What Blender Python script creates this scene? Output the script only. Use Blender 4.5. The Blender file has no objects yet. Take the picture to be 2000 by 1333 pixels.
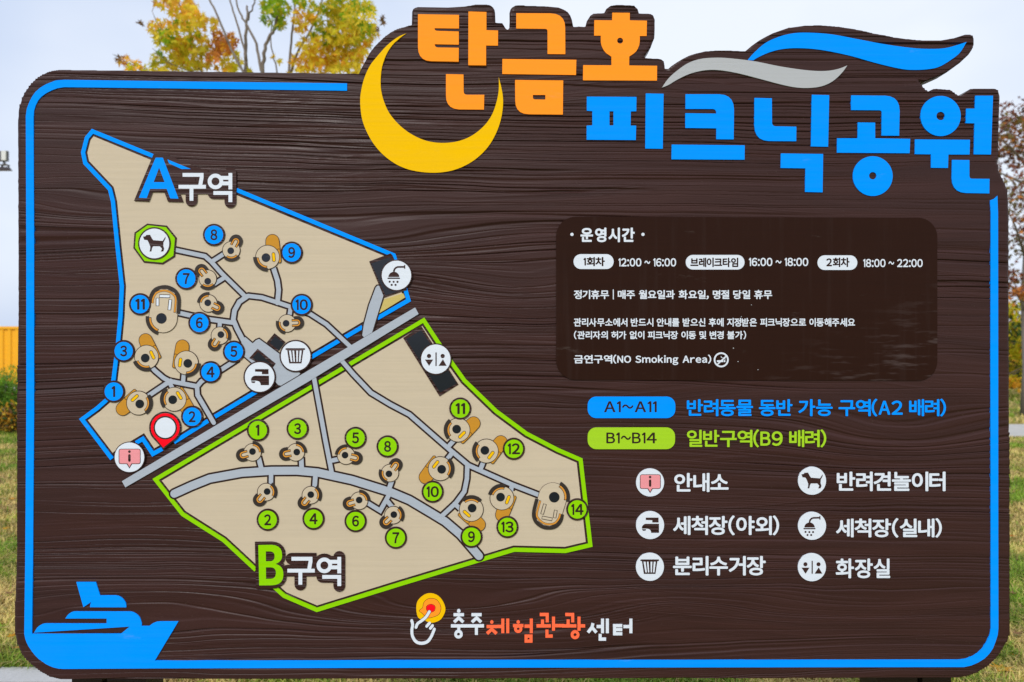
import bpy, math, random
import numpy as np
from mathutils import Vector
from mathutils.geometry import tessellate_polygon

# ---------------------------------------------------------------- camera, sky, sun, exposure
scene = bpy.context.scene
COL = scene.collection
S = 0.00125                       # metres per photo pixel on the board face
EYE = 1.60
FPX = 2000 * 24 / 36.0            # focal length in photo pixels
DIST = FPX * S                    # camera to board face (1.667 m)
cam_data = bpy.data.cameras.new('camera')
cam_data.lens = 24
cam_data.sensor_width = 36
cam_data.clip_start = 0.05
cam_data.clip_end = 3000
cam_data.dof.use_dof = True
cam_data.dof.focus_distance = DIST
cam_data.dof.aperture_fstop = 4.0
cam = bpy.data.objects.new('camera', cam_data)
COL.objects.link(cam)
cam.location = (0, -DIST, EYE)
cam.rotation_euler = (math.radians(90), 0, 0)
scene.camera = cam

SUN_EL, SUN_AZ = math.radians(40), math.radians(202)
world = bpy.data.worlds.new('World')
scene.world = world
world.use_nodes = True
wn, wl = world.node_tree.nodes, world.node_tree.links
bg = wn['Background']
sky = wn.new('ShaderNodeTexSky')
sky.sky_type = 'NISHITA'
sky.sun_disc = False
sky.sun_elevation = SUN_EL
sky.sun_rotation = SUN_AZ
sky.air_density = 1.0
sky.dust_density = 3.0
tc = wn.new('ShaderNodeTexCoord')
mp = wn.new('ShaderNodeMapping'); mp.inputs['Scale'].default_value = (1.3, 1.3, 2.6)
mp.inputs['Location'].default_value = (0.4, 0.1, 0.0)
nz = wn.new('ShaderNodeTexNoise'); nz.inputs['Scale'].default_value = 1.1
nz.inputs['Detail'].default_value = 4; nz.inputs['Roughness'].default_value = 0.5
rm = wn.new('ShaderNodeMapRange'); rm.inputs['From Min'].default_value = 0.33
rm.inputs['From Max'].default_value = 0.62; rm.inputs['To Min'].default_value = 0.0; rm.inputs['To Max'].default_value = 1.0
cl = wn.new('ShaderNodeMix'); cl.data_type = 'RGBA'           # thin cloud to bright cloud
cl.inputs[6].default_value = (6.3, 7.55, 10.1, 1)
cl.inputs[7].default_value = (10.0, 10.6, 11.6, 1)
mx = wn.new('ShaderNodeMix'); mx.data_type = 'RGBA'
mx.inputs[0].default_value = 0.86                              # cloud cover over the clear sky
wl.new(tc.outputs['Generated'], mp.inputs['Vector'])
wl.new(mp.outputs['Vector'], nz.inputs['Vector'])
sx_ = wn.new('ShaderNodeSeparateXYZ'); wl.new(tc.outputs['Generated'], sx_.inputs[0])
ma = wn.new('ShaderNodeMath'); ma.operation = 'MULTIPLY_ADD'; ma.inputs[1].default_value = 0.16      # the cloud is thinner on the left
wl.new(sx_.outputs['X'], ma.inputs[0]); wl.new(nz.outputs['Fac'], ma.inputs[2])
wl.new(ma.outputs[0], rm.inputs['Value'])
wl.new(rm.outputs['Result'], cl.inputs[0])
wl.new(sky.outputs['Color'], mx.inputs[6])
wl.new(cl.outputs[2], mx.inputs[7])
wl.new(mx.outputs[2], bg.inputs['Color'])
bg.inputs['Strength'].default_value = 0.09

sun_data = bpy.data.lights.new('sun', 'SUN')
sun_data.energy = 2.35
sun_data.angle = math.radians(16)
sun_data.color = (1.0, 0.965, 0.92)
sun = bpy.data.objects.new('sun', sun_data)
COL.objects.link(sun)
to_sun = Vector((math.sin(SUN_AZ) * math.cos(SUN_EL), math.cos(SUN_AZ) * math.cos(SUN_EL), math.sin(SUN_EL)))
sun.rotation_euler = to_sun.to_track_quat('Z', 'Y').to_euler()

scene.view_settings.view_transform = 'Standard'
scene.view_settings.look = 'None'
scene.view_settings.exposure = 0.15
scene.view_settings.gamma = 1
scene.view_settings.use_curve_mapping = False

rng = np.random.default_rng(7)
random.seed(7)

# ---------------------------------------------------------------- helpers
def tag(o, label=None, cat=None, group=None, kind=None):
    if label: o['label'] = label
    if cat: o['category'] = cat
    if group: o['group'] = group
    if kind: o['kind'] = kind
    return o

def empty(name, loc=(0, 0, 0)):
    o = bpy.data.objects.new(name, None)
    o.empty_display_size = 0.1
    o.location = loc
    COL.objects.link(o)
    return o

def mesh_obj(name, verts, faces, mats, parent=None, midx=None, smooth=False):
    me = bpy.data.meshes.new(name)
    me.from_pydata([tuple(map(float, v)) for v in verts], [], [tuple(map(int, f)) for f in faces])
    for m in (mats if isinstance(mats, (list, tuple)) else [mats]):
        me.materials.append(m)
    if midx is not None:
        me.polygons.foreach_set('material_index', np.asarray(midx, dtype=np.int32))
    if smooth:
        me.polygons.foreach_set('use_smooth', np.ones(len(me.polygons), dtype=bool))
    me.update()
    o = bpy.data.objects.new(name, me)
    COL.objects.link(o)
    if parent is not None:
        o.parent = parent
        o.location = -Vector(parent.location) if False else (0, 0, 0)
    return o

def W(px, py, d):
    """photo pixel at camera depth d -> world point"""
    return Vector(((px - 1000) / FPX * d, -DIST + d, EYE + (666.5 - py) / FPX * d))

def GD(py):
    """camera depth of the ground seen at photo row py"""
    return EYE * FPX / (py - 666.5)

# ---------------------------------------------------------------- materials
def nodes_of(m):
    m.use_nodes = True
    nt = m.node_tree
    return nt.nodes, nt.links, nt.nodes['Principled BSDF']

def M_(n, l, op, a, b=None, c=None):
    x = n.new('ShaderNodeMath'); x.operation = op
    for i, v in enumerate((a, b, c)):
        if v is None: continue
        if isinstance(v, (int, float)): x.inputs[i].default_value = v
        else: l.new(v, x.inputs[i])
    return x.outputs[0]

def comb(n, l, x, y, z):
    c = n.new('ShaderNodeCombineXYZ')
    for i, v in enumerate((x, y, z)):
        if isinstance(v, (int, float)): c.inputs[i].default_value = v
        else: l.new(v, c.inputs[i])
    return c.outputs[0]

def noise(n, l, vec, scale=1.0, detail=2.0, rough=0.5):
    t = n.new('ShaderNodeTexNoise')
    t.inputs['Scale'].default_value = scale
    t.inputs['Detail'].default_value = detail
    t.inputs['Roughness'].default_value = rough
    if vec is not None: l.new(vec, t.inputs['Vector'])
    return t.outputs['Fac']

def smooth(n, l, v, a, b, lo=0.0, hi=1.0):
    r = n.new('ShaderNodeMapRange'); r.interpolation_type = 'SMOOTHSTEP'
    r.inputs['From Min'].default_value = a; r.inputs['From Max'].default_value = b
    r.inputs['To Min'].default_value = lo; r.inputs['To Max'].default_value = hi
    l.new(v, r.inputs['Value'])
    return r.outputs['Result']

def colmix(n, l, f, a, b):
    x = n.new('ShaderNodeMix'); x.data_type = 'RGBA'
    if isinstance(f, (int, float)): x.inputs[0].default_value = f
    else: l.new(f, x.inputs[0])
    for i, v in ((6, a), (7, b)):
        if isinstance(v, tuple): x.inputs[i].default_value = (*v, 1)
        else: l.new(v, x.inputs[i])
    return x.outputs[2]

def grain_height(n, l, X, Z):
    """sandblasted softwood grain: wavy horizontal ridges with a few cathedral figures"""
    lo = noise(n, l, comb(n, l, M_(n, l, 'MULTIPLY', X, 0.9), 0.0, M_(n, l, 'MULTIPLY', Z, 3.0)), 1.0, 2.0)
    mid = noise(n, l, comb(n, l, M_(n, l, 'MULTIPLY', X, 4.0), 3.0, M_(n, l, 'MULTIPLY', Z, 13.0)), 1.0, 2.0)
    v = M_(n, l, 'ADD', Z, M_(n, l, 'MULTIPLY', M_(n, l, 'SUBTRACT', lo, 0.5), 0.16))
    v = M_(n, l, 'ADD', v, M_(n, l, 'MULTIPLY', M_(n, l, 'SUBTRACT', mid, 0.5), 0.010))
    # cathedral figures: (px, py, half width px, half height px, amplitude m)
    for (px, py, sx, sy, am) in ((1760, 850, 190, 60, 0.05), (650, 470, 260, 45, 0.035), (1010, 560, 170, 60, 0.04),
                                 (220, 405, 190, 34, 0.03), (1690, 1190, 330, 36, 0.035), (280, 1165, 300, 55, -0.035),
                                 (880, 1190, 260, 34, 0.03)):
        gx = M_(n, l, 'DIVIDE', M_(n, l, 'SUBTRACT', X, (px - 1000) * S), sx * S)
        gz = M_(n, l, 'DIVIDE', M_(n, l, 'SUBTRACT', Z, EYE + (666.5 - py) * S), sy * S)
        r2 = M_(n, l, 'ADD', M_(n, l, 'MULTIPLY', gx, gx), M_(n, l, 'MULTIPLY', gz, gz))
        g = M_(n, l, 'POWER', 2.71828, M_(n, l, 'MULTIPLY', r2, -1.0))
        v = M_(n, l, 'ADD', v, M_(n, l, 'MULTIPLY', g, am))
    def lines(fx, fv, seed, wid, det=1.0):
        q = noise(n, l, comb(n, l, M_(n, l, 'MULTIPLY', X, fx), seed, M_(n, l, 'MULTIPLY', v, fv)), 1.0, det, 0.4)
        return smooth(n, l, M_(n, l, 'ABSOLUTE', M_(n, l, 'SUBTRACT', q, 0.5)), 0.0, wid, 1.0, 0.0)
    ridge = lines(0.40, 38.0, 0.0, 0.045)
    ridge2 = lines(0.55, 80.0, 7.0, 0.07)
    plate = smooth(n, l, noise(n, l, comb(n, l, M_(n, l, 'MULTIPLY', X, 0.5), 3.0, M_(n, l, 'MULTIPLY', v, 40.0)), 1.0, 1.0, 0.4), 0.40, 0.60)
    amp = smooth(n, l, noise(n, l, comb(n, l, M_(n, l, 'MULTIPLY', X, 1.3), 11.0, M_(n, l, 'MULTIPLY', v, 7.0)), 1.0, 1.5), 0.38, 0.56, 0.08, 1.0)
    h = M_(n, l, 'ADD', M_(n, l, 'MULTIPLY', ridge, 0.55), M_(n, l, 'MULTIPLY', plate, 0.24))
    h = M_(n, l, 'ADD', M_(n, l, 'MULTIPLY', h, M_(n, l, 'ADD', M_(n, l, 'MULTIPLY', amp, 0.7), 0.3)), M_(n, l, 'MULTIPLY', M_(n, l, 'MULTIPLY', ridge2, 0.34), amp))
    return h, ridge, v

def wood_material(name, base, bump=0.0030, rough=0.44, pebble=0.00022):
    m = bpy.data.materials.new(name)
    n, l, p = nodes_of(m)
    t = n.new('ShaderNodeTexCoord'); sp = n.new('ShaderNodeSeparateXYZ')
    l.new(t.outputs['Object'], sp.inputs[0])
    X, Z = sp.outputs['X'], sp.outputs['Z']
    h, ridge, v = grain_height(n, l, X, Z)
    b1 = n.new('ShaderNodeBump'); b1.inputs['Strength'].default_value = 1.0
    b1.inputs['Distance'].default_value = bump
    l.new(h, b1.inputs['Height'])
    peb = noise(n, l, comb(n, l, M_(n, l, 'MULTIPLY', X, 260), 0.0, M_(n, l, 'MULTIPLY', Z, 420)), 1.0, 2.0)
    b2 = n.new('ShaderNodeBump'); b2.inputs['Strength'].default_value = 1.0
    b2.inputs['Distance'].default_value = pebble
    l.new(peb, b2.inputs['Height']); l.new(b1.outputs['Normal'], b2.inputs['Normal'])
    l.new(b2.outputs['Normal'], p.inputs['Normal'])
    st = noise(n, l, comb(n, l, M_(n, l, 'MULTIPLY', X, 2.0), 5.0, M_(n, l, 'MULTIPLY', v, 30)), 1.0, 3.0)
    dust = smooth(n, l, noise(n, l, t.outputs['Object'], 190.0, 2.0), 0.70, 0.78)
    c = colmix(n, l, smooth(n, l, st, 0.3, 0.7), tuple(x * 0.86 for x in base), tuple(x * 1.16 for x in base))
    c = colmix(n, l, M_(n, l, 'MULTIPLY', dust, 0.10), c, (0.30, 0.26, 0.21))
    l.new(c, p.inputs['Base Color'])
    rr = smooth(n, l, noise(n, l, comb(n, l, M_(n, l, 'MULTIPLY', X, 1.5), 2.0, M_(n, l, 'MULTIPLY', v, 8)), 1.0, 2.0), 0.3, 0.7, rough - 0.09, rough + 0.10)
    l.new(rr, p.inputs['Roughness'])
    p.inputs['Specular IOR Level'].default_value = 0.18
    return m

def paint(name, col, rough=0.5, spec=0.35, wear=0.06, grain=0.00040):
    m = bpy.data.materials.new(name)
    n, l, p = nodes_of(m)
    t = n.new('ShaderNodeTexCoord'); sp = n.new('ShaderNodeSeparateXYZ')
    l.new(t.outputs['Object'], sp.inputs[0])
    X, Z = sp.outputs['X'], sp.outputs['Z']
    a = noise(n, l, comb(n, l, M_(n, l, 'MULTIPLY', X, 3.0), 0.0, M_(n, l, 'MULTIPLY', Z, 120)), 1.0, 3.0)
    b = noise(n, l, t.outputs['Object'], 9.0, 4.0, 0.6)
    f = M_(n, l, 'ADD', M_(n, l, 'MULTIPLY', a, 0.6), M_(n, l, 'MULTIPLY', b, 0.4))
    f = smooth(n, l, f, 0.35, 0.65)
    grey = sum(col) / 3
    dirt = tuple((c * 0.82 + grey * 0.06) for c in col)
    c = colmix(n, l, M_(n, l, 'MULTIPLY', f, min(.6, wear * 4 + .06)), col, dirt)
    scuff = smooth(n, l, noise(n, l, comb(n, l, M_(n, l, 'MULTIPLY', X, 6.0), 9.0, M_(n, l, 'MULTIPLY', Z, 22)), 1.0, 5.0, 0.7), 0.62, 0.74)
    c = colmix(n, l, M_(n, l, 'MULTIPLY', scuff, .10), c, (.34, .30, .27))
    l.new(c, p.inputs['Base Color'])
    bp = n.new('ShaderNodeBump'); bp.inputs['Distance'].default_value = grain
    bp.inputs['Strength'].default_value = 1.0
    l.new(a, bp.inputs['Height']); l.new(bp.outputs['Normal'], p.inputs['Normal'])
    p.inputs['Roughness'].default_value = rough
    p.inputs['Specular IOR Level'].default_value = spec
    return m

WOOD = wood_material('dark_brown_stained_wood', (0.0365, 0.0142, 0.0125))
CARVED = wood_material('sandblasted_brown_wood', (0.0365, 0.0142, 0.0125), 0.0005, 0.44, 0.00028)
POST = wood_material('post_wood', (0.030, 0.016, 0.011), 0.0012)
PANEL = paint('smooth_brown_vinyl', (0.0235, 0.0088, 0.0056), 0.34, 0.05, 0.10, 0.00006)
def dusty_panel():
    n, l, p = PANEL.node_tree.nodes, PANEL.node_tree.links, PANEL.node_tree.nodes['Principled BSDF']
    t = n.new('ShaderNodeTexCoord'); sp = n.new('ShaderNodeSeparateXYZ'); l.new(t.outputs['Object'], sp.inputs[0])
    X, Z = sp.outputs['X'], sp.outputs['Z']
    old = p.inputs['Base Color'].links[0].from_socket
    run = smooth(n, l, noise(n, l, comb(n, l, M_(n, l, 'MULTIPLY', X, 42), 0.0, M_(n, l, 'MULTIPLY', Z, 2.2)), 1.0, 3.0, 0.6), 0.52, 0.72)
    film = smooth(n, l, noise(n, l, comb(n, l, M_(n, l, 'MULTIPLY', X, 9), 4.0, M_(n, l, 'MULTIPLY', Z, 60)), 1.0, 3.0, 0.6), 0.52, 0.66)
    side = smooth(n, l, M_(n, l, 'SUBTRACT', M_(n, l, 'MULTIPLY', X, 0.5), Z), -1.28, -1.02)
    f = M_(n, l, 'ADD', M_(n, l, 'MULTIPLY', run, 0.012), M_(n, l, 'MULTIPLY', M_(n, l, 'MULTIPLY', film, side), 0.10))
    l.new(colmix(n, l, f, old, (0.36, 0.30, 0.30)), p.inputs['Base Color'])
dusty_panel()
BLUE = paint('blue_paint', (0.0, 0.275, 1.0), 0.6, 0.02, 0.02)
YEL = paint('yellow_paint', (0.83, 0.475, 0.0), 0.6, 0.03, 0.04)
ORG = paint('orange_paint', (1.0, 0.295, 0.018), 0.6, 0.04, 0.03)
BEIGE = paint('beige_paint', (0.535, 0.446, 0.325), 0.55, 0.2, 0.08)
GREEN = paint('green_paint', (0.245, 0.585, 0.0), 0.6, 0.04, 0.04)
LGREEN = paint('pale_green_paint', (0.335, 0.58, 0.018), 0.6, 0.05, 0.04)
GREY = paint('grey_paint', (0.368, 0.408, 0.475), 0.55, 0.2, 0.05)
SILV = paint('silver_grey_paint', (0.405, 0.418, 0.44), 0.55, 0.2, 0.05)
WHITE = paint('white_paint', (0.65, 0.70, 0.785), 0.55, 0.2, 0.03)
RED = paint('red_paint', (0.95, 0.0, 0.012), 0.6, 0.06, 0.03)
PINK = paint('pink_paint', (0.78, 0.28, 0.31), 0.55, 0.15, 0.2)
CORAL = paint('coral_paint', (0.98, 0.145, 0.055), 0.6, 0.08, 0.04)
TAN = paint('tan_paint', (0.51, 0.235, 0.022), 0.6, 0.1, 0.05)
AMBER = paint('amber_paint', (0.62, 0.265, 0.035), 0.6, 0.1, 0.04)
KHAKI = paint('khaki_paint', (0.53, 0.42, 0.13), 0.55, 0.15, 0.08)
DARK = paint('charcoal_paint', (0.030, 0.022, 0.018), 0.5, 0.25, 0.1)
BLACK = paint('black_gloss', (0.007, 0.010, 0.018), 0.16, 0.4, 0.05, 0.0)
BROWN = paint('brown_line_paint', (0.026, 0.0115, 0.0085), 0.5, 0.15, 0.05)

# ---------------------------------------------------------------- flat drawing on the board
def zz(ox, oy, s):
    return lambda pts: [(ox + x / s, oy + y / s) for x, y in pts]

def area2(p):
    return sum(p[i][0] * p[(i + 1) % len(p)][1] - p[(i + 1) % len(p)][0] * p[i][1] for i in range(len(p)))

def cat(pts, closed=False, k=6):
    """Catmull-Rom through the points"""
    n = len(pts); out = []
    rngi = range(n if closed else n - 1)
    for i in rngi:
        if closed:
            p0, p1, p2, p3 = (pts[(i + j - 1) % n] for j in range(4))
        else:
            p0, p1, p2, p3 = pts[max(i - 1, 0)], pts[i], pts[i + 1], pts[min(i + 2, n - 1)]
        for j in range(k):
            t = j / k
            out.append(tuple(0.5 * ((2 * p1[a]) + (-p0[a] + p2[a]) * t + (2 * p0[a] - 5 * p1[a] + 4 * p2[a] - p3[a]) * t * t
                                    + (-p0[a] + 3 * p1[a] - 3 * p2[a] + p3[a]) * t ** 3) for a in (0, 1)))
    if not closed: out.append(tuple(pts[-1]))
    return out

def circ(cx, cy, r, n=28):
    return [(cx + r * math.cos(2 * math.pi * i / n), cy + r * math.sin(2 * math.pi * i / n)) for i in range(n)]

def arc(cx, cy, r, a0, a1, n=14):
    """angles in degrees, counter-clockwise as seen (y up), in photo pixels (y down)"""
    return [(cx + r * math.cos(math.radians(a0 + (a1 - a0) * i / n)), cy - r * math.sin(math.radians(a0 + (a1 - a0) * i / n))) for i in range(n + 1)]

def rrect(x0, y0, x1, y1, r, n=8):
    out = []
    for cx, cy, a in ((x1 - r, y0 + r, -90), (x1 - r, y1 - r, 0), (x0 + r, y1 - r, 90), (x0 + r, y0 + r, 180)):
        for i in range(n + 1):
            t = math.radians(a + 90 * i / n)
            out.append((cx + r * math.cos(t), cy + r * math.sin(t)))
    return out

def offset_line(pts, d, closed=False):
    n = len(pts); out = []
    for i in range(n):
        p = pts[i]
        a = pts[i - 1] if (i > 0 or closed) else None
        b = pts[(i + 1) % n] if (i < n - 1 or closed) else None
        def nrm(u, v):
            dx, dy = v[0] - u[0], v[1] - u[1]; L = math.hypot(dx, dy) or 1e-9
            return (-dy / L, dx / L)
        if a is None: m = nrm(p, b); k = 1
        elif b is None: m = nrm(a, p); k = 1
        else:
            n1, n2 = nrm(a, p), nrm(p, b)
            mx_, my_ = n1[0] + n2[0], n1[1] + n2[1]; L = math.hypot(mx_, my_)
            if L < 1e-6: m = n1; k = 1
            else:
                m = (mx_ / L, my_ / L); k = 1 / max(0.35, m[0] * n1[0] + m[1] * n1[1])
        out.append((p[0] + m[0] * d * k, p[1] + m[1] * d * k))
    return out

def inset(pts, d):
    s = 1 if area2(pts) > 0 else -1
    return offset_line(pts, d * s, True)

class Draw:
    """flat shapes cut from sheet, each a hair above the one before, all in ONE mesh"""
    STEP = 0.00002
    def __init__(self, base=0.0012):
        self.v, self.f, self.mi, self.mats, self.base, self.k = [], [], [], [], base, 0
    def _m(self, m):
        if m not in self.mats: self.mats.append(m)
        return self.mats.index(m)
    def _tri(self, pts, tris, m, skirts=()):
        y = -(self.base + self.k); self.k += self.STEP
        o = len(self.v); mi = self._m(m)
        for x, py in pts:
            self.v.append(((x - 1000) * S, y, EYE + (666.5 - py) * S))
        for t in tris:
            a, b, c = (pts[i] for i in t)
            cr = (b[0] - a[0]) * (c[1] - a[1]) - (b[1] - a[1]) * (c[0] - a[0])
            if abs(cr) < 1e-9: continue
            # photo y runs down: a negative cross product faces the camera
            self.f.append(tuple(o + i for i in (t if cr < 0 else (t[0], t[2], t[1])))); self.mi.append(mi)
        for start, cnt in skirts:
            q = len(self.v)
            ring = [self.v[o + start + i] for i in range(cnt)]
            self.v.extend((x, 0.0046 if self.base < 0.002 else -0.0001, z) for x, _, z in ring)
            sgn = area2([pts[start + i] for i in range(cnt)]) > 0
            for i in range(cnt):
                j = (i + 1) % cnt
                f = (o + start + i, o + start + j, q + j, q + i)
                self.f.append(f if sgn == (start == 0) else f[::-1]); self.mi.append(mi)
    def poly(self, pts, m, holes=(), skirt=True):
        loops = [[Vector((x, y, 0)) for x, y in lp] for lp in (pts, *holes)]
        tris = tessellate_polygon(loops)
        flat = [p for lp in (pts, *holes) for p in lp]
        sk = []
        if skirt:
            s = 0
            for lp in (pts, *holes):
                sk.append((s, len(lp))); s += len(lp)
        self._tri(flat, tris, m, sk)
        return self
    def stroke(self, pts, w, m, cap='round', closed=False, skirt=True):
        h = w / 2
        if closed:
            a, b = offset_line(pts, h, True), offset_line(pts, -h, True)
            if abs(area2(a)) < abs(area2(b)): a, b = b, a
            return self.poly(a, m, [b], skirt)
        L, R = offset_line(pts, h), offset_line(pts, -h)
        out = list(L)
        def capf(p, q):
            ang = math.atan2(q[1] - p[1], q[0] - p[0])
            return [(q[0] + h * math.cos(ang + math.pi / 2 - math.pi * i / 8), q[1] + h * math.sin(ang + math.pi / 2 - math.pi * i / 8)) for i in range(1, 8)]
        if cap == 'round': out += capf(pts[-2], pts[-1])
        out += R[::-1]
        if cap == 'round': out += capf(pts[1], pts[0])
        return self.poly(out, m, (), skirt)
    def disc(self, cx, cy, r, m, n=32):
        return self.poly(circ(cx, cy, r, n), m)
    def ring(self, cx, cy, r, w, m, n=36):
        return self.poly(circ(cx, cy, r + w / 2, n), m, [circ(cx, cy, r - w / 2, n)])
    def text(self, s, box, m, bold=0.02, space=0.30, track=0.0):
        """letters fitted to the measured box (x0, y0, x1, y1) in photo pixels"""
        vs, fs, x = [], [], 0.0
        for ch in s:
            if ch == ' ':
                x += space; continue
            g, t = glyph(ch)
            gx0, gx1 = g[:, 0].min(), g[:, 0].max()
            if 0xAC00 <= ord(ch) <= 0xD7A3:
                off, adv, sx = x - gx0, (gx1 - gx0) + 0.035 + 2 * bold + track, 1.0
            else:
                sx = 0.62 if ch == '~' else 0.84 if ch.isalpha() else 1.0
                off, adv = x - gx0 * sx, (gx1 - gx0) * sx + 0.06 + 2 * bold + track * 0.6
            b = len(vs)
            vs.extend((p[0] * sx + off, p[1]) for p in g)
            fs.extend(tuple(b + i for i in q) for q in t)
            x += adv
        a = np.array(vs)
        lo, hi = a.min(0) - bold, a.max(0) + bold
        x0, y0, x1, y1 = box
        # heavier weight: the same cut letters laid a few times, shifted by the extra stroke width
        sh = [(bold * math.cos(i * math.pi / 4), bold * math.sin(i * math.pi / 4)) for i in range(8)] if bold else [(0, 0)]
        step, self.STEP = self.STEP, 0.000008
        for dx, dy in sh:
            X = x0 + (a[:, 0] + dx - lo[0]) / (hi[0] - lo[0]) * (x1 - x0)
            Y = y1 - (a[:, 1] + dy - lo[1]) / (hi[1] - lo[1]) * (y1 - y0)
            self._tri(list(zip(X, Y)), fs, m)
        self.STEP = step
        return self
    def build(self, name, parent, label=None):
        o = mesh_obj(name, self.v, self.f, self.mats, parent, self.mi)
        if label: o['label'] = label
        return o

FULL = {c: chr(ord(c) + 0xFEE0) for c in '0123456789ABCDEFGHIJKLMNOPQRSTUVWXYZabcdefghijklmnopqrstuvwxyz(),:~|'}
_glyphs = {}
def glyph(ch):
    if ch not in _glyphs:
        if ch == '1':                                  # plain one: a stem with a flag, no foot
            z = glyph('0')[0]; y0, y1 = z[:, 1].min() + .008, z[:, 1].max() - .008; h = y1 - y0
            p = [(0.13, y0), (0.20, y0), (0.20, y1), (0.135, y1), (0.02, y1 - .16 * h), (0.045, y1 - .245 * h), (0.13, y1 - .16 * h)]
            _glyphs[ch] = (np.array(p), [tuple(t) for t in tessellate_polygon([[Vector((x, y, 0)) for x, y in p]])])
            return _glyphs[ch]
        c = bpy.data.curves.new('lettering', 'FONT')
        c.body = FULL.get(ch, ch); c.size = 1.0; c.fill_mode = 'FRONT'; c.resolution_u = 4
        o = bpy.data.objects.new('lettering', c); COL.objects.link(o)
        dg = bpy.context.evaluated_depsgraph_get()
        oe = o.evaluated_get(dg); me = oe.to_mesh()
        me.calc_loop_triangles()
        g = np.array([v.co[:2] for v in me.vertices]); t = [tuple(q.vertices) for q in me.loop_triangles]
        oe.to_mesh_clear()
        bpy.data.objects.remove(o); bpy.data.curves.remove(c)
        _glyphs[ch] = (g, t)
    return _glyphs[ch]

# ================================================================ GROUND
def grass_ground():
    m = bpy.data.materials.new('lawn_soil')
    n, l, p = nodes_of(m)
    t = n.new('ShaderNodeTexCoord')
    a = noise(n, l, t.outputs['Object'], 0.9, 5.0, 0.6)
    b = noise(n, l, t.outputs['Object'], 14.0, 4.0, 0.7)
    c1 = colmix(n, l, smooth(n, l, b, 0.35, 0.65), (0.40, 0.31, 0.12), (0.25, 0.21, 0.06))
    c2 = colmix(n, l, smooth(n, l, b, 0.35, 0.65), (0.25, 0.28, 0.05), (0.13, 0.19, 0.03))
    l.new(colmix(n, l, smooth(n, l, a, 0.42, 0.58), c1, c2), p.inputs['Base Color'])
    bp = n.new('ShaderNodeBump'); bp.inputs['Distance'].default_value = 0.03
    l.new(noise(n, l, t.outputs['Object'], 40.0, 4.0, 0.7), bp.inputs['Height'])
    l.new(bp.outputs['Normal'], p.inputs['Normal'])
    p.inputs['Roughness'].default_value = 0.9
    p.inputs['Specular IOR Level'].default_value = 0.1
    v, f = [(0, 0, 0)], []
    for r in (4, 12, 40, 150, 800):
        for i in range(48):
            v.append((r * math.cos(i * math.pi / 24), r * math.sin(i * math.pi / 24), 0))
    for i in range(48):
        f.append((0, 1 + i, 1 + (i + 1) % 48))
        for k in range(4):
            a0, b0 = 1 + k * 48 + i, 1 + k * 48 + (i + 1) % 48
            f.append((a0, a0 + 48, b0 + 48, b0))
    return tag(mesh_obj('ground', v, f, m), kind='structure')
grass_ground()

def stone_material(name, col, scale=60):
    m = bpy.data.materials.new(name)
    n, l, p = nodes_of(m)
    t = n.new('ShaderNodeTexCoord')
    a = noise(n, l, t.outputs['Object'], scale, 4.0, 0.7); b = noise(n, l, t.outputs['Object'], 2.5, 3.0)
    c = colmix(n, l, a, tuple(x * 0.75 for x in col), tuple(min(1, x * 1.2) for x in col))
    c = colmix(n, l, M_(n, l, 'MULTIPLY', smooth(n, l, b, 0.4, 0.7), 0.3), c, tuple(x * 0.7 for x in col))
    l.new(c, p.inputs['Base Color'])
    bp = n.new('ShaderNodeBump'); bp.inputs['Distance'].default_value = 0.002
    l.new(a, bp.inputs['Height']); l.new(bp.outputs['Normal'], p.inputs['Normal'])
    p.inputs['Roughness'].default_value = 0.85
    return m
STONE = stone_material('granite_paving', (0.42, 0.42, 0.42))
PATH = stone_material('pale_path_concrete', (0.44, 0.43, 0.40), 25)

def box_vf(x0, x1, y0, y1, z0, z1):
    v = [(x, y, z) for x in (x0, x1) for y in (y0, y1) for z in (z0, z1)]
    f = [(0, 1, 3, 2), (4, 6, 7, 5), (0, 4, 5, 1), (2, 3, 7, 6), (0, 2, 6, 4), (1, 5, 7, 3)]
    return v, f
def boxes(lst):
    v, f = [], []
    for b in lst:
        bv, bf = box_vf(*b); o = len(v)
        v += bv; f += [tuple(o + i for i in q) for q in bf]
    return v, f

# kerb and paving slabs at the lower left, reaching past the camera
PY = -DIST + (EYE - 0.035) * FPX / (1303 - 666.5)
slabs = [(-4.6 + 0.9 * i, -4.6 + 0.9 * i + 0.892, PY - 0.14, PY, 0.0, 0.035) for i in range(3)]
for r in range(11):
    for i in range(6):
        x = -4.9 + 0.5 * i + (0.25 if r % 2 else 0)
        slabs.append((x, x + 0.494, PY - 0.146 - 0.3 * (r + 1), PY - 0.146 - 0.3 * r - 0.006, 0.0, 0.03))
v, f = boxes(slabs)
tag(mesh_obj('pavement', v, f, STONE), kind='structure')
d0, d1 = GD(856), GD(832)
tag(mesh_obj('path', [(2.2, -DIST + d0, 0.006), (26, -DIST + d0 + 0.3, 0.006), (26, -DIST + d1 + 0.6, 0.006), (2.2, -DIST + d1, 0.006)],
             [(0, 1, 2, 3)], PATH), kind='structure')

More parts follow.
